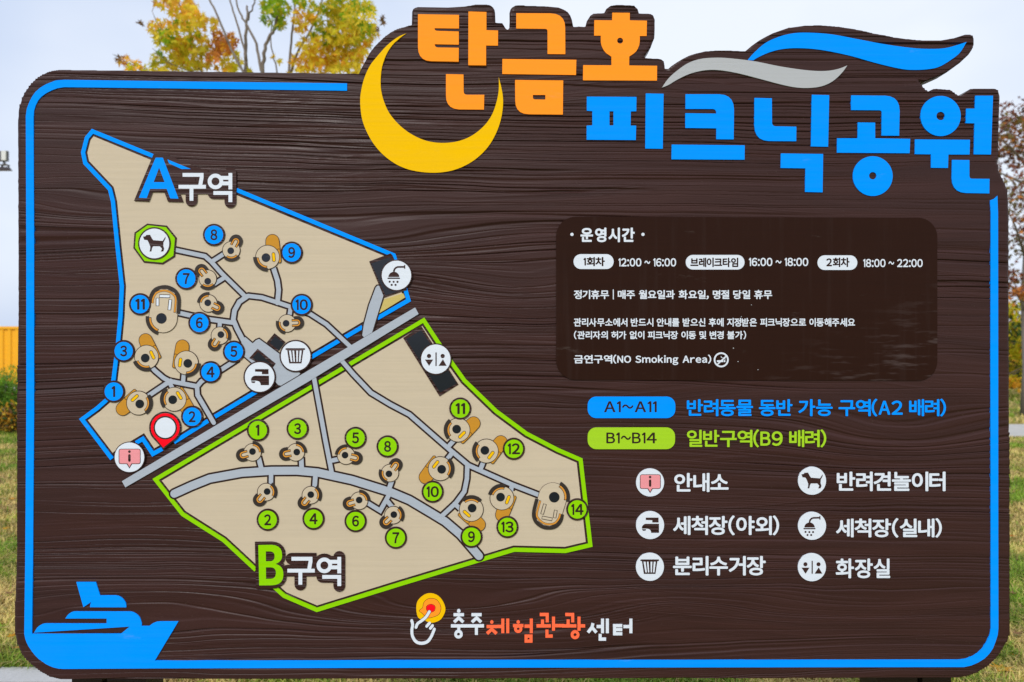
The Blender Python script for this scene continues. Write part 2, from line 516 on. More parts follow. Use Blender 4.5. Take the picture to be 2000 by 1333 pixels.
# ---- foliage materials
def leaf_mat(name, col, trans=0.45):
    m = bpy.data.materials.new(name)
    n, l, p = nodes_of(m)
    t = n.new('ShaderNodeTexCoord')
    a = noise(n, l, t.outputs['Object'], 3.0, 3.0, 0.6)
    c = colmix(n, l, smooth(n, l, a, 0.3, 0.7), tuple(x * 0.72 for x in col), tuple(min(1.0, x * 1.22) for x in col))
    l.new(c, p.inputs['Base Color'])
    p.inputs['Roughness'].default_value = 0.55
    p.inputs['Specular IOR Level'].default_value = 0.25
    tr = n.new('ShaderNodeBsdfTranslucent'); l.new(c, tr.inputs['Color'])
    mxs = n.new('ShaderNodeMixShader'); mxs.inputs[0].default_value = trans
    out = n['Material Output']
    l.new(p.outputs[0], mxs.inputs[1]); l.new(tr.outputs[0], mxs.inputs[2]); l.new(mxs.outputs[0], out.inputs['Surface'])
    return m
LEAF = {'g': leaf_mat('leaf_green', (0.25, 0.42, 0.02), .55), 'yg': leaf_mat('leaf_yellow_green', (0.66, 0.60, 0.03), .58),
        'y': leaf_mat('leaf_yellow', (0.92, 0.66, 0.05), .55), 'o': leaf_mat('leaf_orange', (0.88, 0.44, 0.04), .55),
        'r': leaf_mat('leaf_rust', (0.60, 0.22, 0.045)), 'b': leaf_mat('leaf_brown', (0.22, 0.12, 0.05), 0.2),
        'm': leaf_mat('leaf_maroon', (0.20, 0.065, 0.035), 0.3), 'mo': leaf_mat('leaf_dark_olive', (0.19, 0.14, 0.04), 0.3),
        'dg': leaf_mat('leaf_dark_green', (0.06, 0.11, 0.02), 0.3), 'bg': leaf_mat('leaf_bright_green', (0.17, 0.35, 0.04), 0.4)}
GRASS_M = [leaf_mat('grass_green', (0.22, 0.35, 0.03), 0.3), leaf_mat('grass_olive', (0.36, 0.38, 0.06), 0.3),
           leaf_mat('grass_straw', (0.66, 0.52, 0.18), 0.3), leaf_mat('grass_dry', (0.48, 0.34, 0.13), 0.2)]

def value_noise(x, y, sc, seed):
    r = np.random.default_rng(seed).random((64, 64))
    x, y = x * sc, y * sc
    xi, yi = np.floor(x).astype(int), np.floor(y).astype(int)
    fx, fy = x - xi, y - yi
    fx, fy = fx * fx * (3 - 2 * fx), fy * fy * (3 - 2 * fy)
    g = lambda a, b: r[a % 64, b % 64]
    return (g(xi, yi) * (1 - fx) + g(xi + 1, yi) * fx) * (1 - fy) + (g(xi, yi + 1) * (1 - fx) + g(xi + 1, yi + 1) * fx) * fy

def fast_mesh(name, V, F, mats, midx=None, parent=None):
    """V (n,3); F (m,k) with constant k"""
    me = bpy.data.meshes.new(name)
    k = F.shape[1]
    me.vertices.add(len(V)); me.vertices.foreach_set('co', np.ascontiguousarray(V, dtype=np.float32).ravel())
    me.loops.add(F.size); me.loops.foreach_set('vertex_index', np.ascontiguousarray(F, dtype=np.int32).ravel())
    me.polygons.add(len(F)); me.polygons.foreach_set('loop_start', np.arange(0, F.size, k, dtype=np.int32))
    for m in mats: me.materials.append(m)
    if midx is not None: me.polygons.foreach_set('material_index', np.asarray(midx, dtype=np.int32))
    me.update(calc_edges=True); me.validate()
    o = bpy.data.objects.new(name, me); COL.objects.link(o)
    if parent is not None: o.parent = parent
    return o

def lawn():
    # a lane: (lateral range as x/d, depth range, count, blade length, blade width)
    P = []
    def lane(a0, a1, d_0, d_1, n, L, w):
        u = rng.random(n); d = np.sqrt(d_0 ** 2 + u * (d_1 ** 2 - d_0 ** 2))
        x = (a0 + (a1 - a0) * rng.random(n)) * d
        P.append(np.stack([x, d - DIST, np.full(n, L), np.full(n, w)], 1))
    for s in (-1, 1):
        lane(s * 0.66, s * 0.86, 2.9, 5.2, 26000, 0.075, 0.0032)
        lane(s * 0.66, s * 0.84, 5.2, 12.5, 26000, 0.07, 0.0055)
        lane(s * 0.66, s * 0.84, 12.5, 26, 9000, 0.08, 0.013)
    lane(-0.66, 0.66, 2.9, 3.9, 34000, 0.075, 0.0034)
    lane(-0.66, 0.66, 3.9, 9, 14000, 0.07, 0.006)
    A = np.concatenate(P)
    x, y, L, w = A.T
    d = y + DIST
    keep = ~((x < -1.85) & (y < PY - 0.005)) & ~((x > 2.0) & (d > d0 - 0.02) & (d < d1 + 0.35))
    A = A[keep]; x, y, L, w = A.T
    n = len(A)
    patch = value_noise(x, y, 1.3, 3) * 0.6 + value_noise(x, y, 4.5, 4) * 0.4
    L = L * (0.5 + 0.8 * rng.random(n)) * (0.75 + 0.5 * patch)
    ang = rng.random(n) * 2 * math.pi; lean = 0.35 + 1.0 * rng.random(n)
    dx, dy = np.cos(ang), np.sin(ang)
    base = np.stack([x, y, np.zeros(n)], 1)
    side = np.stack([-dy, dx, np.zeros(n)], 1) * w[:, None]
    mid = base + np.stack([dx * L * .25 * lean, dy * L * .25 * lean, L * .6], 1)
    tip = base + np.stack([dx * L * .8 * lean, dy * L * .8 * lean, L * (1.0 - 0.35 * lean)], 1)
    V = np.stack([base - side, base + side, mid + side * .8, mid - side * .8, tip], 1).reshape(-1, 3)
    o = np.arange(n) * 5
    F = np.concatenate([np.stack([o, o + 1, o + 2], 1), np.stack([o, o + 2, o + 3], 1), np.stack([o + 3, o + 2, o + 4], 1)])
    q = patch + 0.22 * (rng.random(n) - 0.5)
    mi = np.where(q > 0.60, 0, np.where(q > 0.50, 1, np.where(q > 0.28, 2, 3)))
    mi = np.where(rng.random(n) < 0.22, rng.integers(0, 4, n), mi)
    g = fast_mesh('grass', V, F, GRASS_M, np.tile(mi, 3))
    tag(g, 'short autumn lawn of mixed green and straw coloured blades', 'grass', kind='stuff')
lawn()

# ---- leaves: a five-lobed maple leaf, folded a little along its midrib
MAPLE = [(0, -0.42), (0.09, -0.16), (0.40, -0.30), (0.19, -0.02), (0.52, 0.20), (0.15, 0.14), (0.0, 0.66), (-0.15, 0.14), (-0.52, 0.20), (-0.19, -0.02), (-0.40, -0.30), (-0.09, -0.16)]
OVAL = [(0, -0.5), (0.2, -0.15), (0.2, 0.15), (0, 0.5), (-0.2, 0.15), (-0.2, -0.15)]
NEEDLE = [(0, -0.5), (0.07, -0.1), (0.05, 0.25), (0, 0.5), (-0.05, 0.25), (-0.07, -0.1)]
def leaf_cloud(name, pts, sizes, mats_idx, keys, parent, shape=MAPLE, droop=0.6):
    n = len(pts); k = len(shape)
    T = np.array([(a, b, -0.42 * abs(a) - 0.25 * b * b) for a, b in shape])
    T = np.concatenate([[(0, 0.02, 0.03)], T])
    # random frames: the tip direction leans down by droop
    tip = rng.normal(size=(n, 3)); tip[:, 2] -= droop * 1.6; tip /= np.linalg.norm(tip, axis=1)[:, None]
    r = rng.normal(size=(n, 3)); r[:, 1] *= 0.6
    sx = np.cross(tip, r); sx /= np.linalg.norm(sx, axis=1)[:, None]
    nz_ = np.cross(sx, tip)
    V = (T[None, :, 0, None] * sx[:, None, :] + T[None, :, 1, None] * tip[:, None, :] + T[None, :, 2, None] * nz_[:, None, :]) * sizes[:, None, None] + pts[:, None, :]
    o = np.arange(n)[:, None] * (k + 1)
    i = np.arange(k)
    F = np.stack([np.broadcast_to(o, (n, k)), o + 1 + i, o + 1 + (i + 1) % k], 2).reshape(-1, 3)
    return fast_mesh(name, V.reshape(-1, 3), F, [LEAF[q] for q in keys], np.repeat(mats_idx, k), parent)

BARK = bpy.data.materials.new('grey_brown_bark')
_n, _l, _p = nodes_of(BARK)
_t = _n.new('ShaderNodeTexCoord')
_a = noise(_n, _l, _t.outputs['Object'], 22.0, 4.0, 0.65)
_l.new(colmix(_n, _l, _a, (0.11, 0.085, 0.07), (0.26, 0.22, 0.19)), _p.inputs['Base Color'])
_b = _n.new('ShaderNodeBump'); _b.inputs['Distance'].default_value = 0.006
_l.new(_a, _b.inputs['Height']); _l.new(_b.outputs['Normal'], _p.inputs['Normal'])
_p.inputs['Roughness'].default_value = 0.85

def tube(v, f, pts, radii, ns=8):
    pts = [Vector(p) for p in pts]
    o = len(v); m = len(pts)
    for i, p in enumerate(pts):
        d = (pts[min(i + 1, m - 1)] - pts[max(i - 1, 0)]).normalized()
        u = d.cross(Vector((0.31, 0.9, 0.2))).normalized(); w = d.cross(u)
        for j in range(ns):
            a = 2 * math.pi * j / ns
            v.append(p + (u * math.cos(a) + w * math.sin(a)) * radii[i])
    for i in range(m - 1):
        for j in range(ns):
            k = (j + 1) % ns
            f.append((o + i * ns + j, o + i * ns + k, o + (i + 1) * ns + k, o + (i + 1) * ns + j))
    f.append(tuple(o + j for j in range(ns))[::-1]); f.append(tuple(o + (m - 1) * ns + j for j in range(ns)))

# ================================================================ BACKGROUND TREES
def maple():
    D = 7.0
    base = W(505, 0, D); base.z = 0
    root = empty('maple_tree', (0, 0, 0))
    tag(root, 'autumn maple with yellow, green and orange leaves rising behind the sign', 'tree')
    v, f = [], []
    fork = Vector((base.x, base.y, 1.7))
    tube(v, f, [base, base + Vector((0.01, 0, 0.25)), base + Vector((-0.02, 0.02, 1.0)), fork], [0.11, 0.085, 0.075, 0.07], 10)
    mesh_obj('trunk', v, f, BARK, root, smooth=True)
    limbs = [([(480, 240), (480, 143), (480, 106), (481, 56), (484, 34), (480, 10)], 0.022, 0.009, 0.0),
             ([(480, 118), (476, 95), (466, 56), (455, 22), (446, -10), (430, -90)], 0.012, 0.006, -0.1),
             ([(514, 150), (505, 109), (497, 76), (480, 45), (469, 25), (462, 0), (455, -90)], 0.015, 0.006, -0.25),
             ([(484, 40), (489, 25), (497, 6), (501, -12), (512, -80)], 0.010, 0.005, 0.05),
             ([(508, 240), (512, 143), (516, 106), (522, 81), (533, 64), (537, 50), (545, 0), (552, -120)], 0.021, 0.010, 0.1),
             ([(546, 240), (540, 141), (533, 106), (530, 70), (532, 40)], 0.009, 0.005, 0.3),
             ([(560, 240), (565, 129), (570, 67), (574, 28), (575, -10), (580, -140)], 0.014, 0.006, 0.2),
             ([(500, 200), (463, 118), (452, 98), (438, 64), (421, 22), (406, -5), (385, -80)], 0.014, 0.008, -0.3),
             ([(560, 160), (578, 112), (606, 62), (620, 31), (631, -5), (650, -100)], 0.014, 0.007, 0.25),
             ([(565, 200), (620, 160), (650, 118), (662, 80), (690, 40), (700, -60)], 0.013, 0.005, 0.4),
             ([(505, 230), (430, 170), (385, 130), (373, 85), (371, 55), (350, 10), (330, -60)], 0.013, 0.005, 0.2),
             ([(400, 150), (340, 128), (312, 110), (300, 96)], 0.007, 0.003, 0.1),
             ([(375, 100), (330, 70), (308, 48), (300, 25), (304, 5)], 0.006, 0.002, 0.1),
             ([(350, 150), (270, 132), (236, 114), (220, 106)], 0.006, 0.002, 0.0)]
    for pts, r0, r1, dy in limbs:
        v, f = [], []
        q = cat(pts, False, 3)
        P = [W(x, y, D + dy) for x, y in q]
        low = pts[0][1] >= 195
        P = ([fork + Vector((0, 0, -0.1)), fork.lerp(P[0], 0.55) + Vector((0, 0, -0.12))] if low else []) + P
        R = [r0 * 1.6, r0 * 1.25] if low else []
        n = len(P) - len(R)
        R += [r0 + (r1 - r0) * i / (n - 1) for i in range(n)]
        for i in range(len(P)):
            P[i] = P[i] + Vector((rng.normal() * 0.004, rng.normal() * 0.01, 0))
        tube(v, f, P, R, 7)
        mesh_obj('branch', v, f, BARK, root, smooth=True)
    C = [(320, 6, 25, 12, 'oy'), (360, 20, 30, 22, 'ooyy'), (374, 36, 25, 25, 'yyoy'), (320, 53, 32, 16, 'yyo'), (357, 62, 32, 22, 'ygGyo'),
         (323, 78, 25, 18, 'Gyg'), (374, 84, 35, 20, 'oyyG'), (351, 98, 30, 20, 'GyGo'), (407, 48, 20, 14, 'oy'), (438, 81, 26, 20, 'rro'),
         (430, 95, 24, 16, 'rro'), (379, 112, 40, 25, 'GyyG'), (357, 128, 35, 14, 'yyG'), (452, 120, 22, 20, 'yGG'), (438, 134, 20, 10, 'yo'),
         (306, 118, 20, 16, 'Gyg'), (240, 118, 14, 9, 'rob'), (262, 129, 22, 9, 'orG'), (334, 131, 15, 9, 'yG'), (491, 136, 7, 5, 'yG'),
         (236, 110, 5, 4, 'rb'), (276, 46, 5, 4, 'b'), (415, 112, 14, 10, 'rro'),
         (536, 8, 26, 18, 'gggG'), (533, 31, 22, 20, 'gggG'), (547, 50, 12, 12, 'ggG'), (553, 17, 14, 12, 'gG'), (592, 6, 25, 12, 'Ggy'),
         (592, 36, 24, 16, 'yo'), (586, 56, 14, 10, 'oy'), (637, 31, 35, 25, 'gyGG'), (670, 17, 40, 25, 'GGyg'), (698, 34, 35, 30, 'yygG'),
         (704, 62, 33, 25, 'Gyyg'), (670, 64, 35, 25, 'GyGy'), (637, 73, 30, 20, 'gGy'), (606, 92, 28, 18, 'yyo'), (637, 106, 35, 20, 'yyyo'),
         (670, 92, 35, 22, 'yyG'), (698, 84, 25, 20, 'oyG'), (662, 118, 35, 20, 'yyo'), (592, 123, 28, 18, 'yoy'), (620, 134, 40, 12, 'yyo'),
         (676, 134, 35, 12, 'yGy'), (726, 66, 12, 14, 'yo'), (747, 42, 4, 9, 'b'), (547, 118, 7, 6, 'yG'), (533, 113, 3, 3, 'y'), (738, 60, 3, 6, 'b'),
         (720, 20, 14, 20, 'GGy'), (690, 120, 22, 14, 'yGo'), (712, 104, 12, 12, 'yo')]
    # above the frame and behind the board, so the crown is whole
    for _ in range(34):
        cx, cy = rng.uniform(250, 770), rng.uniform(-330, -30)
        if abs(cx - 480) > 60 or cy < -150:
            C.append((cx, cy, rng.uniform(22, 42), rng.uniform(16, 28), rng.choice(['GGy', 'yyo', 'gG', 'oy', 'oor'])))
    for cx, cy in ((330, 165), (380, 180), (600, 170), (660, 168), (440, 172), (300, 150), (570, 160), (700, 155)):
        C.append((cx, cy, 34, 16, 'yyG'))
    keys = ['g', 'yg', 'y', 'o', 'r', 'b']
    code = {'g': 0, 'G': 1, 'y': 2, 'o': 3, 'r': 4, 'b': 5}
    P, Sz, I = [], [], []
    for cx, cy, rx, ry, pal in C:
        n = max(3, int(rx * ry * math.pi / 24))
        depth = D + rng.uniform(-0.35, 0.35)
        for _ in range(n):
            a, r = rng.uniform(0, 2 * math.pi), math.sqrt(rng.random())
            q = W(cx + rx * r * math.cos(a), cy + ry * r * math.sin(a), depth + rng.normal() * 0.16)
            P.append(q); Sz.append(rng.uniform(0.06, 0.108)); I.append(code[pal[rng.integers(0, len(pal))]])
    leaf_cloud('crown', np.array([tuple(p) for p in P]), np.array(Sz), np.array(I), keys, root)
maple()

def plain_tree(name, label, base, height, spread, crown_lo, n_leaf, size, keys, weights, trunk_r, seed, shape=OVAL, clump=26, group=None):
    r = np.random.default_rng(seed)
    root = empty(name)
    tag(root, label, 'tree', group)
    b = Vector(base)
    v, f = [], []
    tube(v, f, [b, b + Vector((0.02, 0, height * .15)), b + Vector((-0.03, 0.02, height * .4)), b + Vector((0.05, 0, height * .65)), b + Vector((0, 0, height * .92))],
         [trunk_r * 1.35, trunk_r, trunk_r * .8, trunk_r * .5, trunk_r * .12], 10)
    mesh_obj('trunk', v, f, BARK, root, smooth=True)
    P, Sz, I = [], [], []
    for c in range(clump):
        z = crown_lo + (height - crown_lo) * (c + r.random()) / clump
        t = (z - crown_lo) / (height - crown_lo)
        rad = spread * math.sqrt(max(0.05, 1 - (2 * t - 0.85) ** 2)) * r.uniform(0.35, 1.0)
        a = r.uniform(0, 2 * math.pi)
        cen = b + Vector((rad * math.cos(a), rad * math.sin(a), z))
        if c % 2 == 0:
            v, f = [], []
            st = b + Vector((0, 0, max(height * .2, z - rad * .55)))
            tube(v, f, [st, st.lerp(cen, .5) + Vector((0, 0, .06 * rad)), cen], [trunk_r * .42, trunk_r * .22, trunk_r * .06], 6)
            mesh_obj('branch', v, f, BARK, root, smooth=True)
        cr = spread * r.uniform(0.2, 0.36); flat = r.uniform(.35, .7)
        tone = r.choice(len(keys), p=weights)
        for _ in range(n_leaf // clump):
            q = r.normal(size=3) * np.array([cr, cr, cr * flat]) * .6
            P.append(np.array(cen) + q); Sz.append(size * r.uniform(.6, 1.25))
            I.append(tone if r.random() < .6 else r.choice(len(keys), p=weights))
    leaf_cloud('crown', np.array(P), np.array(Sz), np.array(I), keys, root, shape, 0.3)
    return root

g = W(2004, 812, GD(812)); g.z = 0
plain_tree('red_leaf_tree', 'young tree with sparse dark red leaves at the right edge', g, 6.6, 1.9, 2.6, 4800, 0.125, ['m', 'mo', 'r'], [.50, .33, .17], 0.085, 11, MAPLE, 34)

def far_tree(px, d, h, sp, lo, nl, size, keys, wts, tr, seed, label, name='broadleaf_tree'):
    b = W(px, 0, d); b.z = 0
    plain_tree(name, label, b, h, sp, lo, nl, size, keys, wts, tr, seed, OVAL, 30, 'trees beyond the path')
far_tree(1962, 19.5, 2.6, 1.15, 0.35, 4200, 0.16, ['yg', 'dg', 'y', 'o'], [.36, .30, .16, .18], 0.06, 21, 'low tree turning from green to yellow and orange beside the board edge, beyond the path')
far_tree(2012, 23.0, 2.3, 1.4, 0.25, 4200, 0.17, ['dg', 'yg', 'o'], [.55, .3, .15], 0.07, 22, 'low dark green tree behind the grey trunk, beyond the path')
far_tree(1930, 26.0, 2.0, 1.8, 0.2, 3600, 0.18, ['dg', 'bg', 'yg'], [.6, .2, .2], 0.08, 23, 'dark bushy tree showing past the lower board edge')

# hut glimpsed between the trees
HUTW = stone_material('white_render', (0.62, 0.64, 0.66), 12)
HUTB = paint('blue_sheet_metal', (0.02, 0.10, 0.36), 0.45, 0.4, 0.1)
hd = 30.0
hc = W(1988, 0, hd)
hut = empty('hut', (0, 0, 0)); tag(hut, 'white hut with a blue roof glimpsed between the far trees', 'hut')
v, f = box_vf(hc.x - 1.2, hc.x + 2.2, hc.y, hc.y + 2.4, 0, 0.78)
mesh_obj('wall', v, f, HUTW, hut)
rz0, rz1 = 0.78, 1.0
v = [(hc.x - 1.35, hc.y - .15, rz0), (hc.x + 2.35, hc.y - .15, rz0), (hc.x + 2.35, hc.y + 2.55, rz0), (hc.x - 1.35, hc.y + 2.55, rz0),
     (hc.x - 1.0, hc.y + .5, rz1), (hc.x + 2.0, hc.y + .5, rz1), (hc.x + 2.0, hc.y + 1.9, rz1), (hc.x - 1.0, hc.y + 1.9, rz1)]
mesh_obj('roof', v, [(3, 2, 1, 0), (0, 1, 5, 4), (1, 2, 6, 5), (2, 3, 7, 6), (3, 0, 4, 7), (4, 5, 6, 7)], HUTB, hut)

# yellow container on concrete blocks, left of the board
def container():
    d = GD(767)
    z0, z1 = EYE + (666.5 - 750) / FPX * d, EYE + (666.5 - 638) / FPX * d
    yf = -DIST + d
    xr = (70 - 1000) / FPX * d; xl = xr - 6.0
    root = empty('shipping_container'); tag(root, 'yellow corrugated container on grey blocks behind the green shrubs', 'container')
    Y = paint('container_yellow', (0.86, 0.40, 0.005), 0.5, 0.3, 0.12)
    prof, x = [], xl + .08
    while x < xr - .2:
        prof += [(x, 0.0), (x + .09, 0.0), (x + .12, .035), (x + .21, .035)]; x += .24
    prof.append((xr - .08, 0.0))
    zb, zt = z0 + .09, z1 - .08
    v, f = [], []
    for a, b in prof: v += [(a, yf + b, zb), (a, yf + b, zt)]
    for i in range(len(prof) - 1): f.append((2 * i, 2 * i + 2, 2 * i + 3, 2 * i + 1))
    bv, bf = box_vf(xl + .08, xr - .08, yf + .06, yf + 2.4, zb, zt); o = len(v)
    v += bv; f += [tuple(o + i for i in q) for q in bf]
    mesh_obj('side_panel', v, f, Y, root)
    v, f = boxes([(xl, xr, yf - .02, yf + 2.44, zt, z1), (xl, xr, yf - .02, yf + 2.44, z0, zb),
                  (xl, xl + .08, yf - .015, yf + .08, zb, zt), (xr - .08, xr, yf - .015, yf + .08, zb, zt)])
    mesh_obj('frame', v, f, Y, root)
    for i in range(3):
        xx = xl + .3 + i * 2.35
        v, f = box_vf(xx, xx + .9, yf + .05, yf + .6, 0, z0)
        mesh_obj('block', v, f, STONE, root)
container()

def shrub(name, label, px, py, w, h, n, size, keys, wts, seed, shape):
    r = np.random.default_rng(seed)
    b = W(px, 0, GD(py)); b.z = 0
    root = empty(name); tag(root, label, 'shrub')
    v, f = [], []; P, Sz, I = [], [], []
    for k in range(15):
        a = r.uniform(0, 2 * math.pi); s = w * r.uniform(.2, 1.0)
        tipp = b + Vector((s * math.cos(a), s * .7 * math.sin(a), h * r.uniform(.55, 1.0)))
        midp = b.lerp(tipp, .5) + Vector((0, 0, h * .14))
        tube(v, f, [b, midp, tipp], [.016, .010, .003], 5)
        for _ in range(n // 15):
            t = r.uniform(.2, 1.05)
            p = b.lerp(midp, t * 2) if t < .5 else midp.lerp(tipp, t * 2 - 1)
            P.append(np.array(p) + r.normal(size=3) * np.array([.11, .10, .08])); Sz.append(size * r.uniform(.6, 1.3))
            I.append(r.choice(len(keys), p=wts))
    mesh_obj('stem', v, f, BARK, root, smooth=True)
    P = np.array(P); P[:, 2] = np.maximum(P[:, 2], .03)
    leaf_cloud('foliage', P, np.array(Sz), np.array(I), keys, root, shape, .2)
shrub('green_shrub', 'feathery bright green shrub in front of the yellow container', 4, 846, .50, 1.08, 7800, .085, ['bg', 'g', 'dg'], [.60, .20, .20], 31, NEEDLE)
shrub('orange_shrub', 'low shrub with orange and dark leaves beside the green shrub', 34, 848, .40, .48, 2200, .07, ['o', 'dg', 'b', 'y'], [.32, .35, .23, .10], 32, OVAL)

# floodlight at the left edge of the photo
def floodlight():
    d = 9.0
    M1 = paint('lamp_grey', (0.12, 0.12, 0.13), 0.4, 0.5, .1); M2 = paint('lamp_white', (0.66, 0.66, 0.64), 0.4, 0.5, .1)
    M3 = paint('lamp_dark_metal', (0.035, 0.025, 0.028), 0.4, 0.5, .1)
    root = empty('floodlight'); tag(root, 'grey floodlight on a dark arm at the far left', 'floodlight')
    def B(x0, x1, y0, y1, dep0, dep1):
        a, b = W(x0, y1, d), W(x1, y0, d)
        return (a.x, b.x, a.y + dep0, a.y + dep1, a.z, b.z)
    v, f = boxes([B(-30, 14, 295, 315, 0, .032), B(-30, 4, 297.6, 306, -.012, -.001), B(-30, 3, 308.5, 313.5, -.012, -.001)])
    mesh_obj('housing', v, f, M1, root)
    v, f = boxes([B(4.5, 13, 295.5, 314, -.02, -.001)])
    mesh_obj('end_plate', v, f, M2, root)
    v, f = boxes([B(3.2, 5.2, 315, 321.5, .02, .06), B(-2, 13.5, 321, 322.2, .0, .06), B(12.2, 13.4, 322.2, 326.5, .02, .05), B(-.5, 1.2, 322.2, 326.5, .02, .05)])
    mesh_obj('bracket', v, f, M1, root)
    q = [(-60, 326.5), (15, 326.5), (20, 333), (-60, 333)]
    v = [tuple(W(x, y, d)) for x, y in q] + [tuple(W(x, y, d) + Vector((0, .045, 0))) for x, y in q]
    mesh_obj('arm', v, [(0, 3, 2, 1), (4, 5, 6, 7), (0, 1, 5, 4), (1, 2, 6, 5), (2, 3, 7, 6), (3, 0, 4, 7)], M3, root)
    p0 = W(-45, 330, d) + Vector((0, .02, 0))
    v, f = [], []
    tube(v, f, [(p0.x, p0.y, 0), (p0.x, p0.y, p0.z)], [.06, .045], 10)
    mesh_obj('pole', v, f, M3, root, smooth=True)
floodlight()

# fallen leaves one can point at
LEAFSPOT = [(1938, 1283, .13, 'r'), (1955, 1328, .17, 'o'), (1985, 1262, .09, 'b'), (1996, 1300, .10, 'o'), (1962, 1225, .08, 'r'), (1978, 1180, .08, 'b'), (1990, 1120, .09, 'o'),
            (1975, 1060, .09, 'r'), (1992, 1010, .1, 'b'), (28, 1100, .09, 'r'), (10, 1045, .09, 'o'), (18, 1180, .08, 'b'), (4, 1230, .09, 'r'), (22, 1262, .08, 'o'),
            (44, 1290, .09, 'r'), (12, 940, .1, 'b'), (24, 985, .1, 'o'), (640, 1328, .10, 'r'), (905, 1328, .09, 'r'), (1120, 1329, .09, 'b'), (420, 1328, .10, 'r'), (1420, 1328, .1, 'o')]
for i, (px, py, sz, k) in enumerate(LEAFSPOT):
    sz *= 0.68
    p = W(px, py, GD(py)); p.z = 0.03 + .014 * (i % 3)
    a = i * 2.4
    rot = lambda x, y: (x * math.cos(a) - y * math.sin(a), x * math.sin(a) + y * math.cos(a))
    v = [(*rot(x * sz, y * sz), sz * (.35 * x * x + .25 * y * y) + .01) for x, y in MAPLE]
    v = [(0, 0, .004)] + v
    n = len(MAPLE)
    f = [(0, 1 + j, 1 + (j + 1) % n) for j in range(n)]
    o = mesh_obj('fallen_leaf', v, f, LEAF[k]); o.location = p
    nm = {'r': 'rust red', 'o': 'orange', 'b': 'brown'}[k]
    tag(o, nm + ' curled fallen leaf lying on the lawn', 'leaf', 'fallen leaves on the lawn')

# ================================================================ THE SIGNBOARD
SIGN = empty('signboard', (0, 0, 0))
tag(SIGN, 'large dark brown wooden park map signboard with blue border and shaped top', 'signboard')

z2, z3 = zz(680, 0, 3.0769), zz(1280, 30, 2.7778)
OUT = [(35, 235), (37, 212), (43, 192), (49, 180), (59, 166), (70, 155), (80, 148), (91, 142.5), (103, 139), (116, 137), (350, 140), (701, 144.6),
       (704, 137), (709, 128), (722, 104), (731, 92), (742, 81), (753, 71), (764, 63), (776, 57.5), (787, 54), (796, 51.5), (804, 50),
       (805, 23), (807, 18.5), (810, 16), (816, 14), (875, 15), (907, 13), (927, 10), (953, 10), (959, 11.5), (963, 15), (966, 20), (967, 26), (967, 45), (981, 45.5), (984, 50), (989, 58.5), (995, 58.5),
       (995, 26), (997, 19), (1000, 15), (1007, 11), (1070, 13), (1091, 15), (1101, 19), (1109, 24), (1114, 31), (1117, 39), (1120, 54), (1130, 52), (1143, 53.6),
       (1146, 42), (1153, 31), (1159, 27), (1180, 26), (1184, 18), (1192, 12), (1206, 10.4), (1239, 12), (1245.5, 18), (1248, 26.6), (1271, 27.6), (1276, 31), (1279, 39),
       (1278, 75), (1271, 93), (1257, 114), (1291, 116), (1296.5, 120), (1298, 128), (1299, 141),
       (1305, 135), (1312, 129), (1323, 121.5), (1334, 115), (1346, 109), (1359, 105), (1376, 101), (1395, 99.5), (1424, 99.5), (1455, 101),
       (1468, 90), (1482, 80), (1496, 72), (1510, 65), (1539, 55), (1568, 51), (1597, 50), (1640, 53), (1676, 59.5), (1712, 67), (1759, 76), (1802, 80), (1834, 80),
       (1863, 75), (1874, 71.5), (1885, 68), (1895.5, 68), (1900, 71), (1902, 76), (1902, 88), (1898, 98), (1892, 107), (1874, 124), (1849, 142), (1827, 152), (1805.6, 160), (1793, 157),
       (1800, 167), (1807, 176), (1813, 179), (1823.6, 174), (1856, 176), (1870, 186.6), (1876, 188), (1886, 181), (1895.6, 174), (1942, 174), (1947, 175.5), (1950, 179), (1952.5, 188), (1952, 217), (1949.6, 282),
       (1948, 318), (1948.6, 327), (1951, 336), (1960, 354), (1966, 368), (1969, 390), (1970, 426), (1970, 575), (1970.5, 700), (1971, 985), (1972, 1213), (1971.5, 1237), (1969, 1249), (1962.5, 1260), (1950.6, 1279),
       (1940, 1291), (1929, 1301), (1910, 1313), (1891, 1320), (1872, 1324), (1000, 1325), (200, 1326.4), (120, 1327), (98, 1322), (80, 1312), (64, 1300), (50, 1287), (44, 1279), (40, 1272), (33, 1254), (30, 1238),
       (29.4, 1210), (31, 1140), (33, 1080), (34, 780), (36, 600)]

# the carved face lies about 4 mm behind the raised artwork, so its true outline is that much larger
OUT = [(1000 + (x - 1000) * (1 + .0042 / DIST), 666.5 + (y - 666.5) * (1 + .0042 / DIST)) for x, y in OUT]

